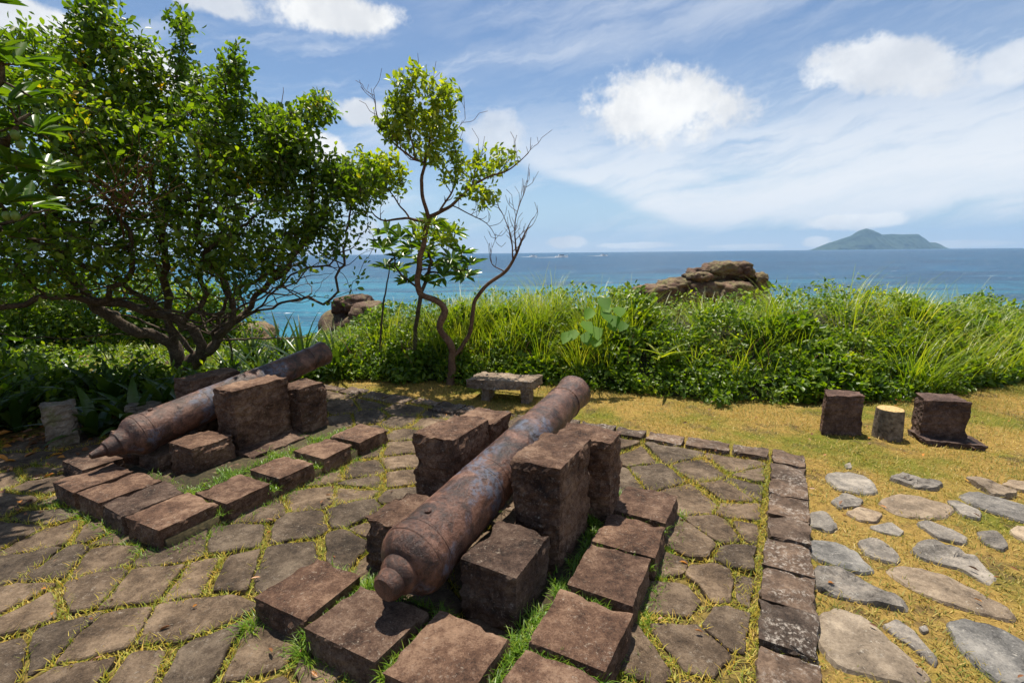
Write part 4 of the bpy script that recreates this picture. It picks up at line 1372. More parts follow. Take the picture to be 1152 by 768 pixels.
mt = empty("twisted_tree", mb)
tag(mt, "small twisted two-stemmed tree with sparse pale leaves and bare twigs, beside the bench", "tree")
V, F = tubes(chains3)
link("trunk", np_mesh("trunk", np.array(V) - np.array(mb), np.array(F)), M['bark_small'], mt, smooth=True)
tips = list(leafy_tips)
for x, y, Y, rx, ry in CL:                                   # more leaf sprays through each clump
    k = Y / FPX / 2.02
    for _ in range(int(rx * ry / 36)):
        c = C6(x, y, Y)
        while True:
            o = Vector((rt2.uniform(-1, 1), rt2.uniform(-1, 1), rt2.uniform(-1, 1)))
            if o.length < 1: break
        p = c + Vector((o.x * rx * k, o.y * .28, o.z * ry * k))
        if noise.noise(p * 4.5) > -.12: tips.append(p)
P, A, N = [], [], []
for t in tips:
    for _ in range(9):
        P.append((t + Vector(RNG.normal(size=3)) * .035)[:]); A.append((Vector(RNG.normal(size=3)).normalized() + Vector((0, 0, .1)))[:]); N.append((Vector(RNG.normal(size=3)).normalized() * .7 + Vector((0, 0, .7)))[:])
L = RNG.uniform(.045, .1, len(P))
V, Q = leaf_geo(np.array(P), np.array(A), np.array(N), L, L * .48, .25, .18)
link("crown", np_mesh("crown", V - np.array(mb), Q), M['leaf_small'], mt)

# long-leaved shrub behind it
sb = Vector((*gp(468, 424), -.05)); sb.y = 6.85; sb.x = at(468, 420, 6.85).x
sh = empty("long_leaved_shrub", sb)
tag(sh, "slender shrub with rosettes of long glossy leaves behind the twisted tree", "shrub")
rs_px = [(478, 282), (500, 275), (520, 285), (505, 300), (488, 300), (470, 296), (452, 290), (442, 275), (446, 305), (515, 308), (530, 298), (495, 260), (465, 268), (480, 318), (436, 262), (458, 318), (510, 262), (490, 268), (472, 258), (482, 290), (462, 280), (498, 312), (524, 312), (450, 268), (508, 292), (430, 280), (434, 300), (486, 252)]
rp_ = [at(px, py, 6.85 + rt.uniform(-.25, .35)) for px, py in rs_px]
n4, p4 = grow([[sb] + pth([(466, 410, 6.85), (468, 370, 6.85), (473, 335, 6.85)], .02)], rp_, .08, 2.0, .06, 40)
c4, r4, _ = tree_chains(n4, p4, .006, 2.2, .03)
c4.append(smooth_path([at(430, 430, 6.9), at(428, 380, 6.9), at(434, 330, 6.9), at(440, 290, 6.9)], [.02, .016, .012, .006], .07, .02))
V, F = tubes(c4)
link("stem", np_mesh("stem", np.array(V) - np.array(sb), np.array(F)), M['bark'], sh, smooth=True)
gl = [rosette(r_, (RNG.uniform(-.5, .5), RNG.uniform(-.7, .1), 1), 14, .23, .06, RNG, .25) for r_ in rp_]
V, Q = merge_geo(gl)
link("foliage", np_mesh("foliage", V - np.array(sb), Q), M['leaf_big'], sh)


# ------------------------------------------------------------------ undergrowth bank
def bank_T(x):
    return np.interp(x, [-9, -4.2, -3.0, -2.3, -1.2, .2, 1.4, 2.6, 4, 5.3, 6.2, 7.5, 10], [.22, .18, .36, .85, .95, 1.02, 1.05, 1.0, 1.02, 1.08, 1.0, .8, .75])


def sm(t): t = np.clip(t, 0, 1); return t * t * (3 - 2 * t)


def bank_h(x, y):
    d = y - foot(x)
    return bank_T(x) * np.clip((d + .14) / np.where(x < -3, 1.0, 1.35), 0, 1) ** .62 * (1 - sm((d - np.where(x < -2.8, 3.6, 2.1)) / 1.4))


VN = np.vectorize(lambda x, y, z: noise.noise(Vector((x, y, z))))
# earth core under the leaves
cx = np.arange(-11, 10.6, .22); cd = np.linspace(-.02, 5.0, 26)
V = []
for x in cx:
    for d in cd:
        y = float(foot(x)) + d
        V.append((x, y, max(-.03, float(bank_h(x, y)) - .26 + .05 * noise.noise(Vector((x * 2, y * 2, 4))))))
idx = np.arange(len(V)).reshape(len(cx), len(cd))
q = np.stack([idx[:-1, :-1], idx[1:, :-1], idx[1:, 1:], idx[:-1, 1:]], -1).reshape(-1, 4)
tag(link("bank", np_mesh("bank", V, q), simple_mat("bank_earth", (0.02, 0.022, 0.010), (0.06, 0.055, 0.026), 12, .95, .02), smooth=True),
    "earth bank under the green growth along the shore side", "bank", kind='structure')

n = 120000
x = RNG.uniform(-10, 9.5, n); d = RNG.uniform(-.12, 2.6, n) ** 1.0
d = np.where(RNG.random(n) < .62, RNG.uniform(-.12, 1.0, n), d)
d = np.where((x < -2.6) & (RNG.random(n) < .6), RNG.uniform(0, 5, n), d)
y = foot(x) + d
lump = VN(x * 1.5, y * 1.5, 1.0) * .34 + VN(x * 4.5, y * 4.5, 2.0) * .2
z = bank_h(x, y) * (1 + lump) - RNG.random(n) ** 1.6 * .30
hole = VN(x * 3.1, z * 4.2, y * 3.1)
keep = (z > .01) & (hole > -.30 + .25 * RNG.random(n))
x, y, z = x[keep], y[keep], z[keep]
xf = RNG.uniform(-9, 8.5, 22000); df = RNG.uniform(-.30, .35, 22000)      # ragged low growth at the foot
rag = VN(xf * 2.3, df * .5, 5.0) * .30 + VN(xf * 7, df, 6.0) * .12
kf = df > rag - .12
xf, df = xf[kf], df[kf]
zf = RNG.random(len(xf)) ** 1.5 * (.12 + .45 * np.clip(df + .3, 0, 1))
x, y, z = np.concatenate([x, xf]), np.concatenate([y, foot(xf) + df]), np.concatenate([z, zf + .01])
n = len(x)
A = rand_dirs(n) * .9 + np.array([[0, -.45, .35]])
N = rand_dirs(n) * .6 + np.array([[0, -.35, .8]])
big_ = VN(x * .9, y * .9, 7.0)
L = RNG.uniform(.035, .075, n) * np.where(big_ > .12, 1.5, 1.0)
V, Q = leaf_geo(np.stack([x, y, z], 1), A, N, L, L * RNG.uniform(.4, .62, n), .25, .15)
tag(link("undergrowth", np_mesh("undergrowth", V, Q), M['leaf_under']), "mass of bright green leafy ground growth along the bank", "undergrowth", kind='stuff')

sticks = []
rk_ = random.Random(31)
for _ in range(70):
    x0 = rk_.uniform(-2.6, 6.5); d0 = rk_.uniform(0, 1.3); y0 = float(foot(x0)) + d0
    b0 = Vector((x0, y0, max(0, float(bank_h(x0, y0)) - .45)))
    t0 = b0 + Vector((rk_.uniform(-.4, .4), rk_.uniform(-.35, .2), rk_.uniform(.3, .75)))
    sticks.append(smooth_path([b0, b0.lerp(t0, .5) + Vector((rk_.uniform(-.06, .06), 0, .05)), t0], [.007, .005, .002], .06, .02))
V, F = tubes(sticks)
tag(link("dead_stems", np_mesh("dead_stems", np.array(V), np.array(F)), M['twig'], smooth=True), "thin dry brown stems tangled in the green bank", "stems", kind='stuff')

# tall grasses standing in it
GP, GH, GLn, GLe, GW = [], [], [], [], []
rg = random.Random(8)
def clump(cx_, dd, nb, Lm, sprd, tilt):
    y0 = float(foot(cx_)) + dd
    h0 = max(0.0, float(bank_h(cx_, y0)) - .45)
    lean0 = rg.uniform(0, 6.28)
    for _ in range(nb):
        t = rg.uniform(0, 6.28); r_ = sprd * math.sqrt(rg.random())
        GP.append((cx_ + r_ * math.cos(t), y0 + r_ * math.sin(t), h0))
        GH.append(t + rg.uniform(-.6, .6)); GLn.append(Lm * rg.uniform(.55, 1.15)); GLe.append(abs(rg.gauss(tilt, .16))); GW.append(rg.uniform(.007, .015))
for _ in range(60): clump(rg.uniform(-1.2, 1.7), rg.uniform(.2, 1.5), 60, rg.uniform(.65, 1.1), .16, .25)
for _ in range(16): clump(rg.uniform(-2.8, -1.0), rg.uniform(.25, 1.2), 55, rg.uniform(.6, .85), .13, .25)
for _ in range(60): clump(rg.uniform(1.6, 4.4), rg.uniform(.3, 1.8), 34, rg.uniform(.4, .85), .16, .35)
for _ in range(80): clump(rg.uniform(3.8, 8.6), rg.uniform(.0, 1.8), 46, rg.uniform(.55, 1.1), .2, .36)
for _ in range(36): clump(rg.uniform(-8, -3), rg.uniform(1.0, 4), 45, rg.uniform(.25, .45), .12, .3)
V, Q = blade_geo(np.array(GP), np.array(GH), np.array(GLe), np.array(GLn), np.array(GW), 1.0, 5)
tag(link("tall_grass", np_mesh("tall_grass", V, Q), M['blade']), "tall pale green grass plumes standing out of the bank", "grass", kind='stuff')


# dark bushes at the left edge
def bush(label, c, r, nl, seed):
    rb = np.random.default_rng(seed)
    d_ = norm(rb.normal(size=(nl, 3))); d_[:, 2] = np.abs(d_[:, 2])
    rr = rb.random((nl, 1)) ** .4
    lum = 1 + .5 * VN(d_[:, 0] * 2.2 + seed, d_[:, 1] * 2.2, d_[:, 2] * 2.2)[:, None]
    P = d_ * rr * lum * np.array([r])
    N = d_ + rb.normal(size=(nl, 3)) * .6 + np.array([[0, 0, .5]])
    A = rb.normal(size=(nl, 3)) + d_ * .5
    L = rb.uniform(.05, .12, nl)
    b_ = empty("dark_bush", c)
    tag(b_, label, "bush", "dark bushes round the big tree")
    V, Q = leaf_geo(P, A, N, L, L * .5, .25, .15)
    link("foliage", np_mesh("foliage", V, Q), M['leaf_tree'], b_)
    st = [smooth_path([Vector((0, 0, 0)), Vector(P[k]) * .5 + Vector((0, 0, .05)), Vector(P[k])], [.011, .007, .002], .08, .02) for k in range(0, nl, max(1, nl // 40))]
    V, F = tubes(st)
    link("stem", np_mesh("stem", np.array(V), np.array(F)), M['bark'], b_, smooth=True)


bush("dark bush cut by the left edge below the tree's lowest limb", (*gp(-10, 462), 0), (.6, .5, .8), 2200, 3)
bush("dark bush between the left edge and the grey stone post", (*gp(48, 468), 0), (.55, .4, .62), 1800, 5)
bush("dark bush behind the grey stone post, under the heavy level limb", (*gp(105, 462), 0), (.5, .4, .5), 1500, 8)
bush("dark bush past the left edge of the view", (*gp(-70, 470), 0), (.8, .6, 1.3), 2400, 13)
for px, hh, w_, Y, lb in [(18, 1.9, 1.0, 9.0, "large shadowy bush behind the tree, farthest left of those by the shore"), (95, 1.75, .95, 9.3, "shadowy bush by the shore behind the tree's level limb"), (172, 1.75, .85, 9.4, "shadowy bush by the shore right behind the big trunk"), (240, 1.4, .8, 9.2, "smaller shadowy bush by the shore, beside the sea gap")]:
    bush(lb, (at(px, 400, Y).x, Y, -.05), (w_, .6, hh), 5200, px)
bush("dark bush at the foot of the big tree, behind the far cannon", (*gp(165, 452), 0), (.45, .4, .5), 1300, 17)


# ------------------------------------------------------------------ strap-leaved and broad-leaved plants
def strap_plant(name, loc, n, L, W, mat, label, cat, group, lean=(.25, 1.1), curl=.7, rng=RNG):
    P = np.tile(np.array([0, 0, 0.0]), (n, 1)) + rng.normal(size=(n, 3)) * np.array([.03, .03, 0])
    hd = np.arange(n) * 2.39996 + rng.uniform(-.3, .3, n)
    segs = 7
    le = np.linspace(lean[0], lean[1], n)
    Ls = L * rng.uniform(.75, 1.1, n)
    pos = P.copy(); ang = le.copy()
    dx = np.stack([np.cos(hd), np.sin(hd), 0 * hd], 1); sd = np.stack([-np.sin(hd), np.cos(hd), 0 * hd], 1)
    rows = []
    for s in range(segs + 1):
        f = s / segs
        w = W * (.45 + 1.6 * f * (1 - f) + .15 * (1 - f)) * (1 - f ** 3) + .001
        up = dx * -np.cos(ang)[:, None] + np.array([[0, 0, 1.0]]) * np.sin(ang)[:, None]
        for k, e in ((-1, .3), (0, 0), (1, .3)):
            rows.append(pos + sd * (k * w * .5) + up * (e * w * .5))
        pos = pos + (dx * np.sin(ang)[:, None] + np.array([[0, 0, 1.0]]) * np.cos(ang)[:, None]) * (Ls / segs)[:, None]
        ang = ang + curl / segs * (1 + f)
    V = np.stack(rows, 1).reshape(-1, 3)
    i = np.arange(n)[:, None] * (3 * (segs + 1))
    Q = np.concatenate([i + np.array([[3 * s + k, 3 * s + k + 1, 3 * s + k + 4, 3 * s + k + 3]]) for s in range(segs) for k in (0, 1)], 0)
    o = link(name, np_mesh(name, V, Q), mat, smooth=True)
    o.location = loc
    tag(o, label, cat, group)
    return o


for px, py, L, W in [(20, 484, .55, .07), (72, 470, .5, .075), (112, 490, .42, .085), (150, 484, .46, .09), (180, 474, .5, .08), (30, 462, .6, .07), (128, 466, .55, .1), (218, 468, .5, .08), (250, 452, .5, .07), (-20, 490, .6, .08), (-60, 500, .6, .08), (90, 455, .5, .07)]:
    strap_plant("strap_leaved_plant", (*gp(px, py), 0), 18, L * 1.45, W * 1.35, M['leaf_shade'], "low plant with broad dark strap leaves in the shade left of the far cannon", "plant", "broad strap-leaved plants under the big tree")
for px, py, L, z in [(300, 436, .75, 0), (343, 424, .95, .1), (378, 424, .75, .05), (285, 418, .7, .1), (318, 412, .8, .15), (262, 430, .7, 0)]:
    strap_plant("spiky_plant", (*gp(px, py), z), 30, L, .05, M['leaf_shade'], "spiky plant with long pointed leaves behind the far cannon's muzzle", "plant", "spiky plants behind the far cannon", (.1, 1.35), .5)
strap_plant("arching_plant", tuple(at(745, 402, 6.0)), 9, .5, .05, M['leaf_small'], "pale arching leaves spreading flat out of the bank, left of the stone seats", "plant", None, (.9, 1.3), .35)

vb = Vector((at(672, 380, 6.3).x, 6.35, .3))
vp = empty("broad_leaved_vine", vb)
tag(vp, "climbing plant with big heart-shaped light green leaves, right behind the near cannon's muzzle", "plant")
P, A, N, st = [], [], [], []
for px, py in [(648, 376), (660, 378), (668, 372), (655, 366), (672, 384), (684, 368), (690, 360), (678, 356), (666, 352), (684, 348), (694, 350), (640, 378), (676, 340), (700, 366)]:
    p = at(px, py, 5.98 + RNG.uniform(-.1, .1)) + Vector((0, 0, .06))
    P.append(p[:]); A.append((RNG.uniform(-.6, .6), -.8, -.7)); N.append((RNG.uniform(-.4, .4), -.55, 1))
    st.append(smooth_path([vb, vb.lerp(p, .6) + Vector((0, .1, .12)), p], [.008, .006, .003], .06, .01))
V, Q = leaf_geo(np.array(P), np.array(A), np.array(N), RNG.uniform(.16, .22, len(P)), RNG.uniform(.17, .22, len(P)), .25, .12, .34)
link("leaf", np_mesh("leaf", V - np.array(vb), Q), M['vine'], vp)
V, F = tubes(st)
link("stem", np_mesh("stem", np.array(V) - np.array(vb), np.array(F)), M['tuft'], vp, smooth=True)


# ------------------------------------------------------------------ lawn, joints, tufts, litter
def inside(poly, X, Y):
    r_ = np.zeros(len(X), bool); n_ = len(poly)
    for i in range(n_):
        x0, y0 = poly[i]; x1, y1 = poly[(i + 1) % n_]
        c_ = ((y0 > Y) != (y1 > Y)) & (X < (x1 - x0) * (Y - y0) / (y1 - y0 + 1e-12) + x0)
        r_ ^= c_
    return r_


FPOLY = [np.array([gp(830 + a_ / 2.866, 500 + b_ / 2.866) for a_, b_ in px]) for px, *_ in FS]
n = 210000
Y_ = 0.7 + 6.2 * RNG.random(n) ** 1.25
X_ = RNG.uniform(-2.5, 8.5, n)
a1, a2, _ = terrace_sd(np.stack([X_, Y_], 1))
ok = ((a1 < -.005) | (a2 < -.005)) & (Y_ < foot(X_) + .25) & (X_ < 1.25 * Y_ + 1.0)
for pl in FPOLY:
    c_ = pl.mean(0)
    ok &= ~inside(c_ + (pl - c_) * .93, X_, Y_)
bare = VN(X_ * 2.2, Y_ * 2.2, 3.0) + .5 * VN(X_ * 9, Y_ * 9, 1.0)
ok &= (bare > -.35) | (RNG.random(n) < .3)
X_, Y_ = X_[ok], Y_[ok]; n = len(X_)
hgt = RNG.uniform(.018, .05, n) * (1 + .5 * VN(X_ * 1.5, Y_ * 1.5, 9.0))
V, Q = blade_geo(np.stack([X_, Y_, np.full(n, -.004)], 1), RNG.uniform(0, 6.28, n), RNG.uniform(.3, 1.45, n), hgt, RNG.uniform(.003, .006, n), .8, 2)
tag(link("lawn_grass", np_mesh("lawn_grass", V, Q), M['lawn']), "short dry yellow and green lawn grass round the flat stones", "grass", kind='stuff')
print("lawn blades", n)

kd = kdtree.KDTree(len(S))
for i, s in enumerate(S): kd.insert((s[0], s[1], 0), i)
kd.balance()
n = 330000
X_ = RNG.uniform(-5.0, 2.5, n); Y_ = RNG.uniform(.5, 6.6, n)
pts = np.stack([X_, Y_], 1)
a1, a2, a3 = terrace_sd(pts)
ok = (a1 > .0) & (a2 > .0) & (np.abs(X_) < 1.15 * Y_ + .6)
keep = []
for i in np.nonzero(ok)[0]:
    (c0, i0, d0), (c1, i1, d1_) = kd.find_n((X_[i], Y_[i], 0), 2)
    L = (c0 - c1).length
    e = (d1_ * d1_ - d0 * d0) / (2 * L) if L > 1e-6 else 1
    wd = .037 + .044 * noise.noise(Vector((X_[i] * 1.6, Y_[i] * 1.6, 5))) + .018 * noise.noise(Vector((X_[i] * 8, Y_[i] * 8, 2)))
    if abs(a1[i] - KW1 - .01) < .05 + .03 * noise.noise(Vector((X_[i] * 3, Y_[i] * 3, 1))) or abs(a2[i] - KW2 - .01) < .03: e = 0
    if e < wd * (.55 + .45 * random.random()): keep.append(i)
X_, Y_ = X_[keep], Y_[keep]; n = len(X_)
V, Q = blade_geo(np.stack([X_, Y_, np.full(n, .002)], 1), RNG.uniform(0, 6.28, n), RNG.uniform(.2, 1.35, n), RNG.uniform(.025, .06, n), RNG.uniform(.003, .006, n), .9, 2)
tag(link("joint_grass", np_mesh("joint_grass", V, Q), M['joint']), "yellow green grass growing in the joints of the terrace paving", "grass", kind='stuff')
print("joint blades", n)

# soil beds inside the two stone rings
def bed(u0, u1, v0, v1, z):
    c_ = [uv(u0, v0), uv(u0, v1), uv(u1, v1), uv(u1, v0)]
    c_ = ccw(c_)
    return np.array([(p[0], p[1], z) for p in c_] + [(p[0], p[1], -.05) for p in c_]), np.array([(0, 1, 2, 3), (4, 5, 1, 0), (5, 6, 2, 1), (6, 7, 3, 2), (7, 4, 0, 3)])
V, Q = merge_geo([bed(1.25, 1.60, -2.03, -.47, .085), bed(1.602, 3.12, -.90, -.48, .085), bed(1.34, 1.80, -4.46, -3.10, .075), bed(1.802, 3.18, -3.95, -3.09, .075)])
tag(link("soil", np_mesh("soil", V, Q), simple_mat("joint_soil", (0.03, 0.026, 0.012), (0.085, 0.065, 0.03), 40, .95, .01)), "dark soil packed between the raised stones", "soil", kind='structure')

T = []
def strip(u0, v0, u1, v1, w, z, n_, Lm=.07):
    for _ in range(n_):
        t = rg.random(); o = rg.gauss(0, w * .5)
        du, dv = u1 - u0, v1 - v0; L_ = math.hypot(du, dv)
        u = u0 + du * t - dv / L_ * o; v = v0 + dv * t + du / L_ * o
        if noise.noise(Vector((u * 5, v * 5, 3))) < -.25: continue
        T.append((*uv(u, v), z, Lm * rg.uniform(.5, 1.2)))
for u_ in (1.572, 1.96, 2.378, 2.757): strip(u_, -.86, u_, -.45, .03, .085, 420)
strip(1.6, -.84, 3.1, -.83, .07, .085, 1500)
strip(1.58, -2.05, 1.60, -1.3, .05, .06, 700)
for v_ in (-1.69, -1.25, -.85): strip(1.2, v_, 1.62, v_, .05, .075, 650, .075)
strip(1.17, -2.05, 1.17, -.5, .05, 0.0, 420, .07)
strip(1.2, -2.08, 1.2, -2.02, .08, 0, 160, .11); strip(1.17, -1.69, 1.2, -1.67, .07, 0, 160, .12)
strip(1.2, -.42, 3.2, -.42, .05, 0.0, 1200, .055)
for u_ in (1.68 - .0, 2.05, 2.445, 2.835): strip(u_, -3.75, u_, -3.05, .045, .075, 330)
strip(1.72, -3.56, 3.2, -3.53, .09, .075, 1200, .055)
strip(1.3, -3.03, 3.2, -3.03, .06, 0.0, 900, .06)
strip(1.27, -4.5, 1.27, -3.1, .06, 0.0, 500, .075)
strip(1.75, -4.2, 1.75, -3.5, .05, .06, 200)
strip(2.15, -1.62, 2.75, -1.60, .06, .0, 260, .12)
strip(2.6, -1.2, 2.72, -.8, .05, .08, 260, .12)
strip(2.68, -1.75, 2.72, -1.55, .03, .3, 60, .12)
strip(2.3, -4.1, 2.3, -4.6, .05, .0, 200, .14)
T = np.array(T)
V, Q = blade_geo(T[:, :3], RNG.uniform(0, 6.28, len(T)), RNG.uniform(.1, 1.2, len(T)), T[:, 3], RNG.uniform(.0035, .007, len(T)), 1.1, 3)
tag(link("grass_tufts", np_mesh("grass_tufts", V, Q), M['tuft']), "fresh green grass tufts sprouting between the raised cannon stones", "grass", kind='stuff')

P = []
for _ in range(900):
    x = rg.uniform(-6.0, -3.3); y = rg.uniform(3.2, 5.6)
    if rg.random() < .75 and x > -4.3: continue
    P.append((x, y, .012 + rg.random() * .02))
for px, py in [(125, 518), (133, 513), (118, 521), (62, 533), (20, 575), (28, 577), (95, 545), (195, 600), (150, 605), (300, 600), (135, 520)]:
    P.append((*gp(px, py, .04), .045))
for _ in range(420):
    x = rg.uniform(-3.4, 6.5); y = rg.uniform(1.0, 6.3)
    P.append((x, y, .03 + rg.random() * .015))
P = np.array(P); n = len(P)
V, Q = leaf_geo(P, norm(RNG.normal(size=(n, 3)) * np.array([1, 1, .25])), RNG.normal(size=(n, 3)) * .35 + np.array([0, 0, 1.0]), np.where(P[:, 0] < -3.4, RNG.uniform(.05, .11, n), RNG.uniform(.02, .05, n)), np.where(P[:, 0] < -3.4, RNG.uniform(.03, .05, n), RNG.uniform(.008, .022, n)), .5, .2)
tag(link("leaf_litter", np_mesh("leaf_litter", V, Q), M['litter']), "fallen brown and yellow leaves on the shaded ground at the left", "leaf litter", kind='stuff')
# ------------------------------------------------------------------ sun, sky, air
sdir = Vector((-.0575, .315, 1)).normalized()
SUN_EL = math.asin(sdir.z)
sl = bpy.data.lights.new("sun", 'SUN')
sl.energy = 5.0
sl.angle = R(0.55)
sl.color = (1.0, 0.93, 0.82)
so = bpy.data.objects.new("sun", sl)
COL.objects.link(so)
so.rotation_euler = sdir.to_track_quat('Z', 'Y').to_euler()
so.location = (-5, 12, 30)

W = bpy.data.worlds.new("World")
SC.world = W
W.use_nodes = True
nt = W.node_tree
nt.nodes.clear()
b = NB(nt)
sky = b.node("ShaderNodeTexSky", sky_type='NISHITA')
sky.sun_disc = False
sky.sun_elevation = SUN_EL
sky.sun_rotation = math.atan2(sdir.x, sdir.y)
sky.altitude = 0
sky.air_density = 1.0
sky.dust_density = 0.1
sky.ozone_density = 3.0
tc = b.node("ShaderNodeTexCoord")
dirv = tc.outputs["Generated"]
sx = b.node("ShaderNodeSeparateXYZ"); b.l.new(dirv, sx.inputs[0])
az = b.math('ARCTAN2', sx.outputs[0], sx.outputs[1])
el = b.math('ARCSINE', sx.outputs[2])


def ae(px, py):
    d = Vector(ray(px, py)).normalized()
    return math.atan2(d.x, d.y), math.asin(d.z)


n_big = b.noise(dirv, 5.5, 8, 0.62, 0.2)
n_fine = b.noise(dirv, 17, 7, 0.62, 0.1)
n_vf = b.noise(dirv, 48, 6, 0.65)
nmix = b.math('ADD', b.math('MULTIPLY', n_big, .48), b.math('ADD', b.math('MULTIPLY', n_fine, .38), b.math('MULTIPLY', n_vf, .14)))
nz = b.math('MULTIPLY', b.math('SUBTRACT', nmix, .5), 4.2)
CUM = [(380, 16, 88, 34, 0, 1), (742, 120, 116, 64, -8, 1), (985, 74, 128, 40, -16, .82), (1140, 70, 46, 30, -10, .55), (955, 250, 66, 11, 2, 1), (638, 273, 30, 9, 0, .9), (715, 276, 60, 5, 0, .7), (918, 272, 20, 8, 0, .85),
       (1090, 274, 70, 5, 0, .6), (350, 166, 46, 26, 0, .95), (412, 126, 42, 20, 0, .85), (175, 82, 60, 34, 0, .9), (30, 22, 80, 28, 0, .9), (246, 6, 60, 22, 0, .8), (405, 268, 40, 22, 0, .8), (560, 150, 60, 40, 0, .55),
       (-300, 60, 260, 70, 0, .9), (1450, 60, 200, 70, 0, .9), (600, -260, 260, 60, 0, .8), (100, -300, 200, 70, 0, .8), (1200, -250, 220, 60, 0, .7), (120, 262, 60, 12, 0, .6), (840, 277, 50, 4, 0, .5)]
dens = None
for px, py, rx, ry, rot, k in CUM:
    a0, e0 = ae(px, py)
    a1_, _ = ae(px + rx, py); _, e1_ = ae(px, py - ry)
    ra_, re_ = abs(a1_ - a0), abs(e1_ - e0)
    c_, s_ = math.cos(R(rot)), math.sin(R(rot))
    da = b.math('SUBTRACT', az, a0); de = b.math('SUBTRACT', el, e0)
    u = b.math('DIVIDE', b.math('SUBTRACT', b.math('MULTIPLY', da, c_), b.math('MULTIPLY', de, -s_)), ra_)
    v = b.math('DIVIDE', b.math('SUBTRACT', b.math('MULTIPLY', de, c_), b.math('MULTIPLY', da, s_)), re_)
    r2 = b.math('ADD', b.math('MULTIPLY', u, u), b.math('MULTIPLY', v, v))
    f = b.math('SUBTRACT', 1.0, b.math('POWER', r2, .6))
    f = b.math('ADD', f, b.math('MULTIPLY', nz, .72))
    f = b.math('MULTIPLY', b.step(f, .10, .52), k)
    dens = f if dens is None else b.math('MAXIMUM', dens, f)
# streaked high cloud
def streak(rot, sxv, syv, scale, off, detail=5):
    cm = b.node("ShaderNodeCombineXYZ")
    c_, s_ = math.cos(R(rot)), math.sin(R(rot))
    wob = b.math('MULTIPLY', b.math('SUBTRACT', n_big, .5), .07)
    ee = b.math('ADD', el, wob)
    b.put(cm.inputs[0], b.math('MULTIPLY', b.math('ADD', b.math('MULTIPLY', az, c_), b.math('MULTIPLY', ee, s_)), sxv))
    b.put(cm.inputs[1], b.math('MULTIPLY', b.math('SUBTRACT', b.math('MULTIPLY', ee, c_), b.math('MULTIPLY', az, s_)), syv))
    cm.inputs[2].default_value = off
    return b.noise(cm.outputs[0], scale, detail, .62, .0)


def line_side(p, q_):
    """signed angle distance of the sky direction above the line p-q (photo survey points)"""
    (a0, e0), (a1_, e1_) = ae(*p), ae(*q_)
    L = math.hypot(a1_ - a0, e1_ - e0)
    nx0, ny0 = -(e1_ - e0) / L, (a1_ - a0) / L
    return b.math('ADD', b.math('MULTIPLY', b.math('SUBTRACT', az, a0), nx0), b.math('MULTIPLY', b.math('SUBTRACT', el, e0), ny0))


s1 = streak(9, 1.0, 5.0, 2.6, 1.0)
s2 = streak(12, 1.2, 7.0, 5.0, 4.0)
sn = b.math('ADD', b.math('MULTIPLY', s1, .6), b.math('MULTIPLY', s2, .4))
lo = b.step(b.math('ADD', line_side((585, 186), (790, 262)), b.math('MULTIPLY', b.math('SUBTRACT', s1, .5), .05)), -.012, .022)
hi = b.math('SUBTRACT', 1.0, b.step(b.math('ADD', line_side((560, 165), (1152, 70)), b.math('MULTIPLY', b.math('SUBTRACT', sn, .5), .5)), -.08, .10))
low = b.step(b.math('ADD', line_side((560, 262), (1152, 252)), b.math('MULTIPLY', b.math('SUBTRACT', sn, .5), .2)), -.015, .03)
veil = b.math('MULTIPLY', b.math('MULTIPLY', lo, hi), low)
veil = b.math('MULTIPLY', veil, b.ramp(sn, [(.36, (.28,) * 3), (.48, (.80,) * 3), (.60, (1,) * 3)]))
top = b.math('MULTIPLY', b.step(line_side((480, 95), (1152, 50)), -.12, .25), b.step(sn, .36, .66))
top = b.math('MULTIPLY', b.math('MULTIPLY', top, .6), b.step(az, -.35, .1))
thin = b.math('MULTIPLY', b.step(sn, .47, .68), .42)
haze_low = b.math('MULTIPLY', b.math('SUBTRACT', 1.0, b.step(el, 0.0, .05)), .22)
c1_ = b.math('MAXIMUM', b.math('MULTIPLY', veil, .95), top)
c1_ = b.math('MAXIMUM', c1_, b.math('MAXIMUM', thin, haze_low))
shade = b.step(b.noise(dirv, 9, 6, .6), .35, .68)
skyc = b.node("ShaderNodeVectorMath", operation='SCALE')
b.l.new(sky.outputs[0], skyc.inputs[0])
SKY_K = 0.072
CLOUD = 0.69 / SKY_K
low_blue = b.math('MULTIPLY', b.math('SUBTRACT', 1.0, b.step(el, 0.0, .16)), .8)
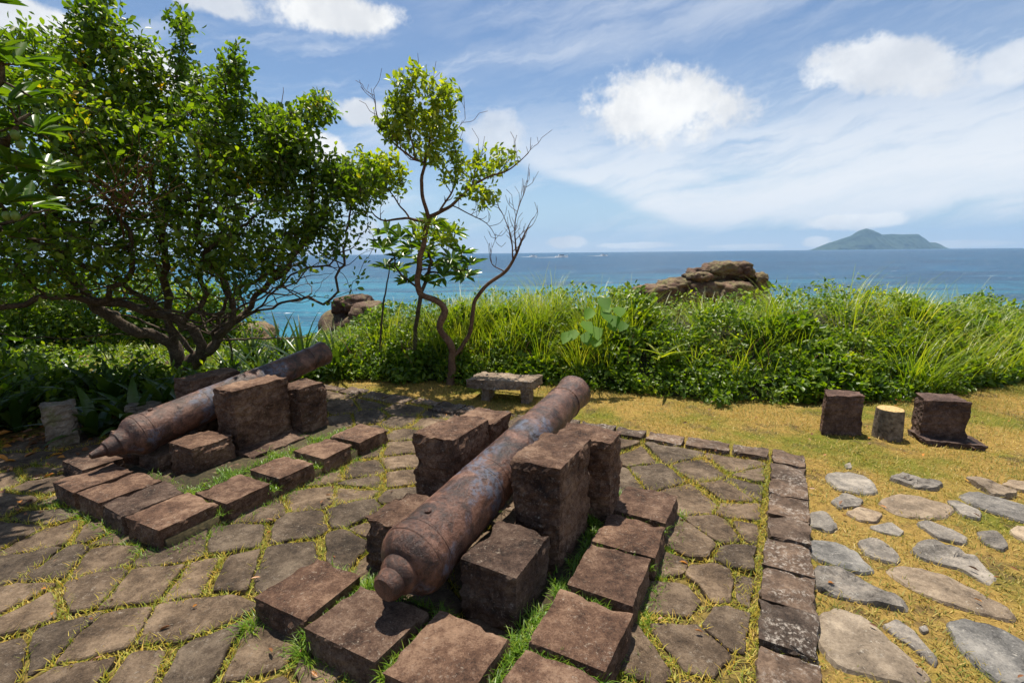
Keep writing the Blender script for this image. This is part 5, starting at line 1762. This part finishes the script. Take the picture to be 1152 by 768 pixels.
skyb = b.mix(low_blue, sky.outputs[0], (0.40 * CLOUD, 0.57 * CLOUD, 0.80 * CLOUD))
cir = b.mix(c1_, skyb, (0.86 * CLOUD, 0.88 * CLOUD, 0.91 * CLOUD))
cumc = b.mix(shade, (0.72 * CLOUD, 0.74 * CLOUD, 0.77 * CLOUD), (0.96 * CLOUD, 0.96 * CLOUD, 0.95 * CLOUD))
final = b.mix(dens, cir, cumc)
nt.nodes.remove(skyc)
bg = b.node("ShaderNodeBackground")
bg.inputs["Strength"].default_value = SKY_K
b.l.new(final, bg.inputs["Color"])
wo = b.node("ShaderNodeOutputWorld")
b.l.new(bg.outputs[0], wo.inputs["Surface"])

HAZE = 5.6e-5
hz = 12550
hv = [(x, y, z) for z in (-11.0, 470.0) for x, y in ((-hz, -hz), (hz, -hz), (hz, hz), (-hz, hz))]
hf = [(3, 2, 1, 0), (4, 5, 6, 7), (0, 1, 5, 4), (1, 2, 6, 5), (2, 3, 7, 6), (3, 0, 4, 7)]
hm, hnt, hout = new_mat("sea_air")
pv = hnt.nodes.new("ShaderNodeVolumePrincipled")
pv.inputs["Color"].default_value = (0.38, 0.63, 0.95, 1)
pv.inputs["Density"].default_value = HAZE
pv.inputs["Anisotropy"].default_value = 0.0
hnt.links.new(pv.outputs[0], hout.inputs["Volume"])
ho = link("haze", py_mesh("haze", hv, hf), hm)
tag(ho, "thin bluish sea haze over the water and island", "haze", kind='stuff')

# ------------------------------------------------------------------ render settings
SC.render.engine = 'CYCLES'
SC.cycles.use_denoising = True
SC.cycles.max_bounces = 6
SC.cycles.diffuse_bounces = 3
SC.cycles.transmission_bounces = 3
SC.cycles.volume_bounces = 0
SC.cycles.transparent_max_bounces = 6
SC.cycles.use_adaptive_sampling = True
SC.cycles.adaptive_threshold = 0.015
SC.cycles.sample_clamp_indirect = 6
SC.view_settings.view_transform = 'Standard'
SC.view_settings.look = 'None'
SC.view_settings.gamma = 1.0
SC.view_settings.use_curve_mapping = False
SC.view_settings.exposure = 0.68
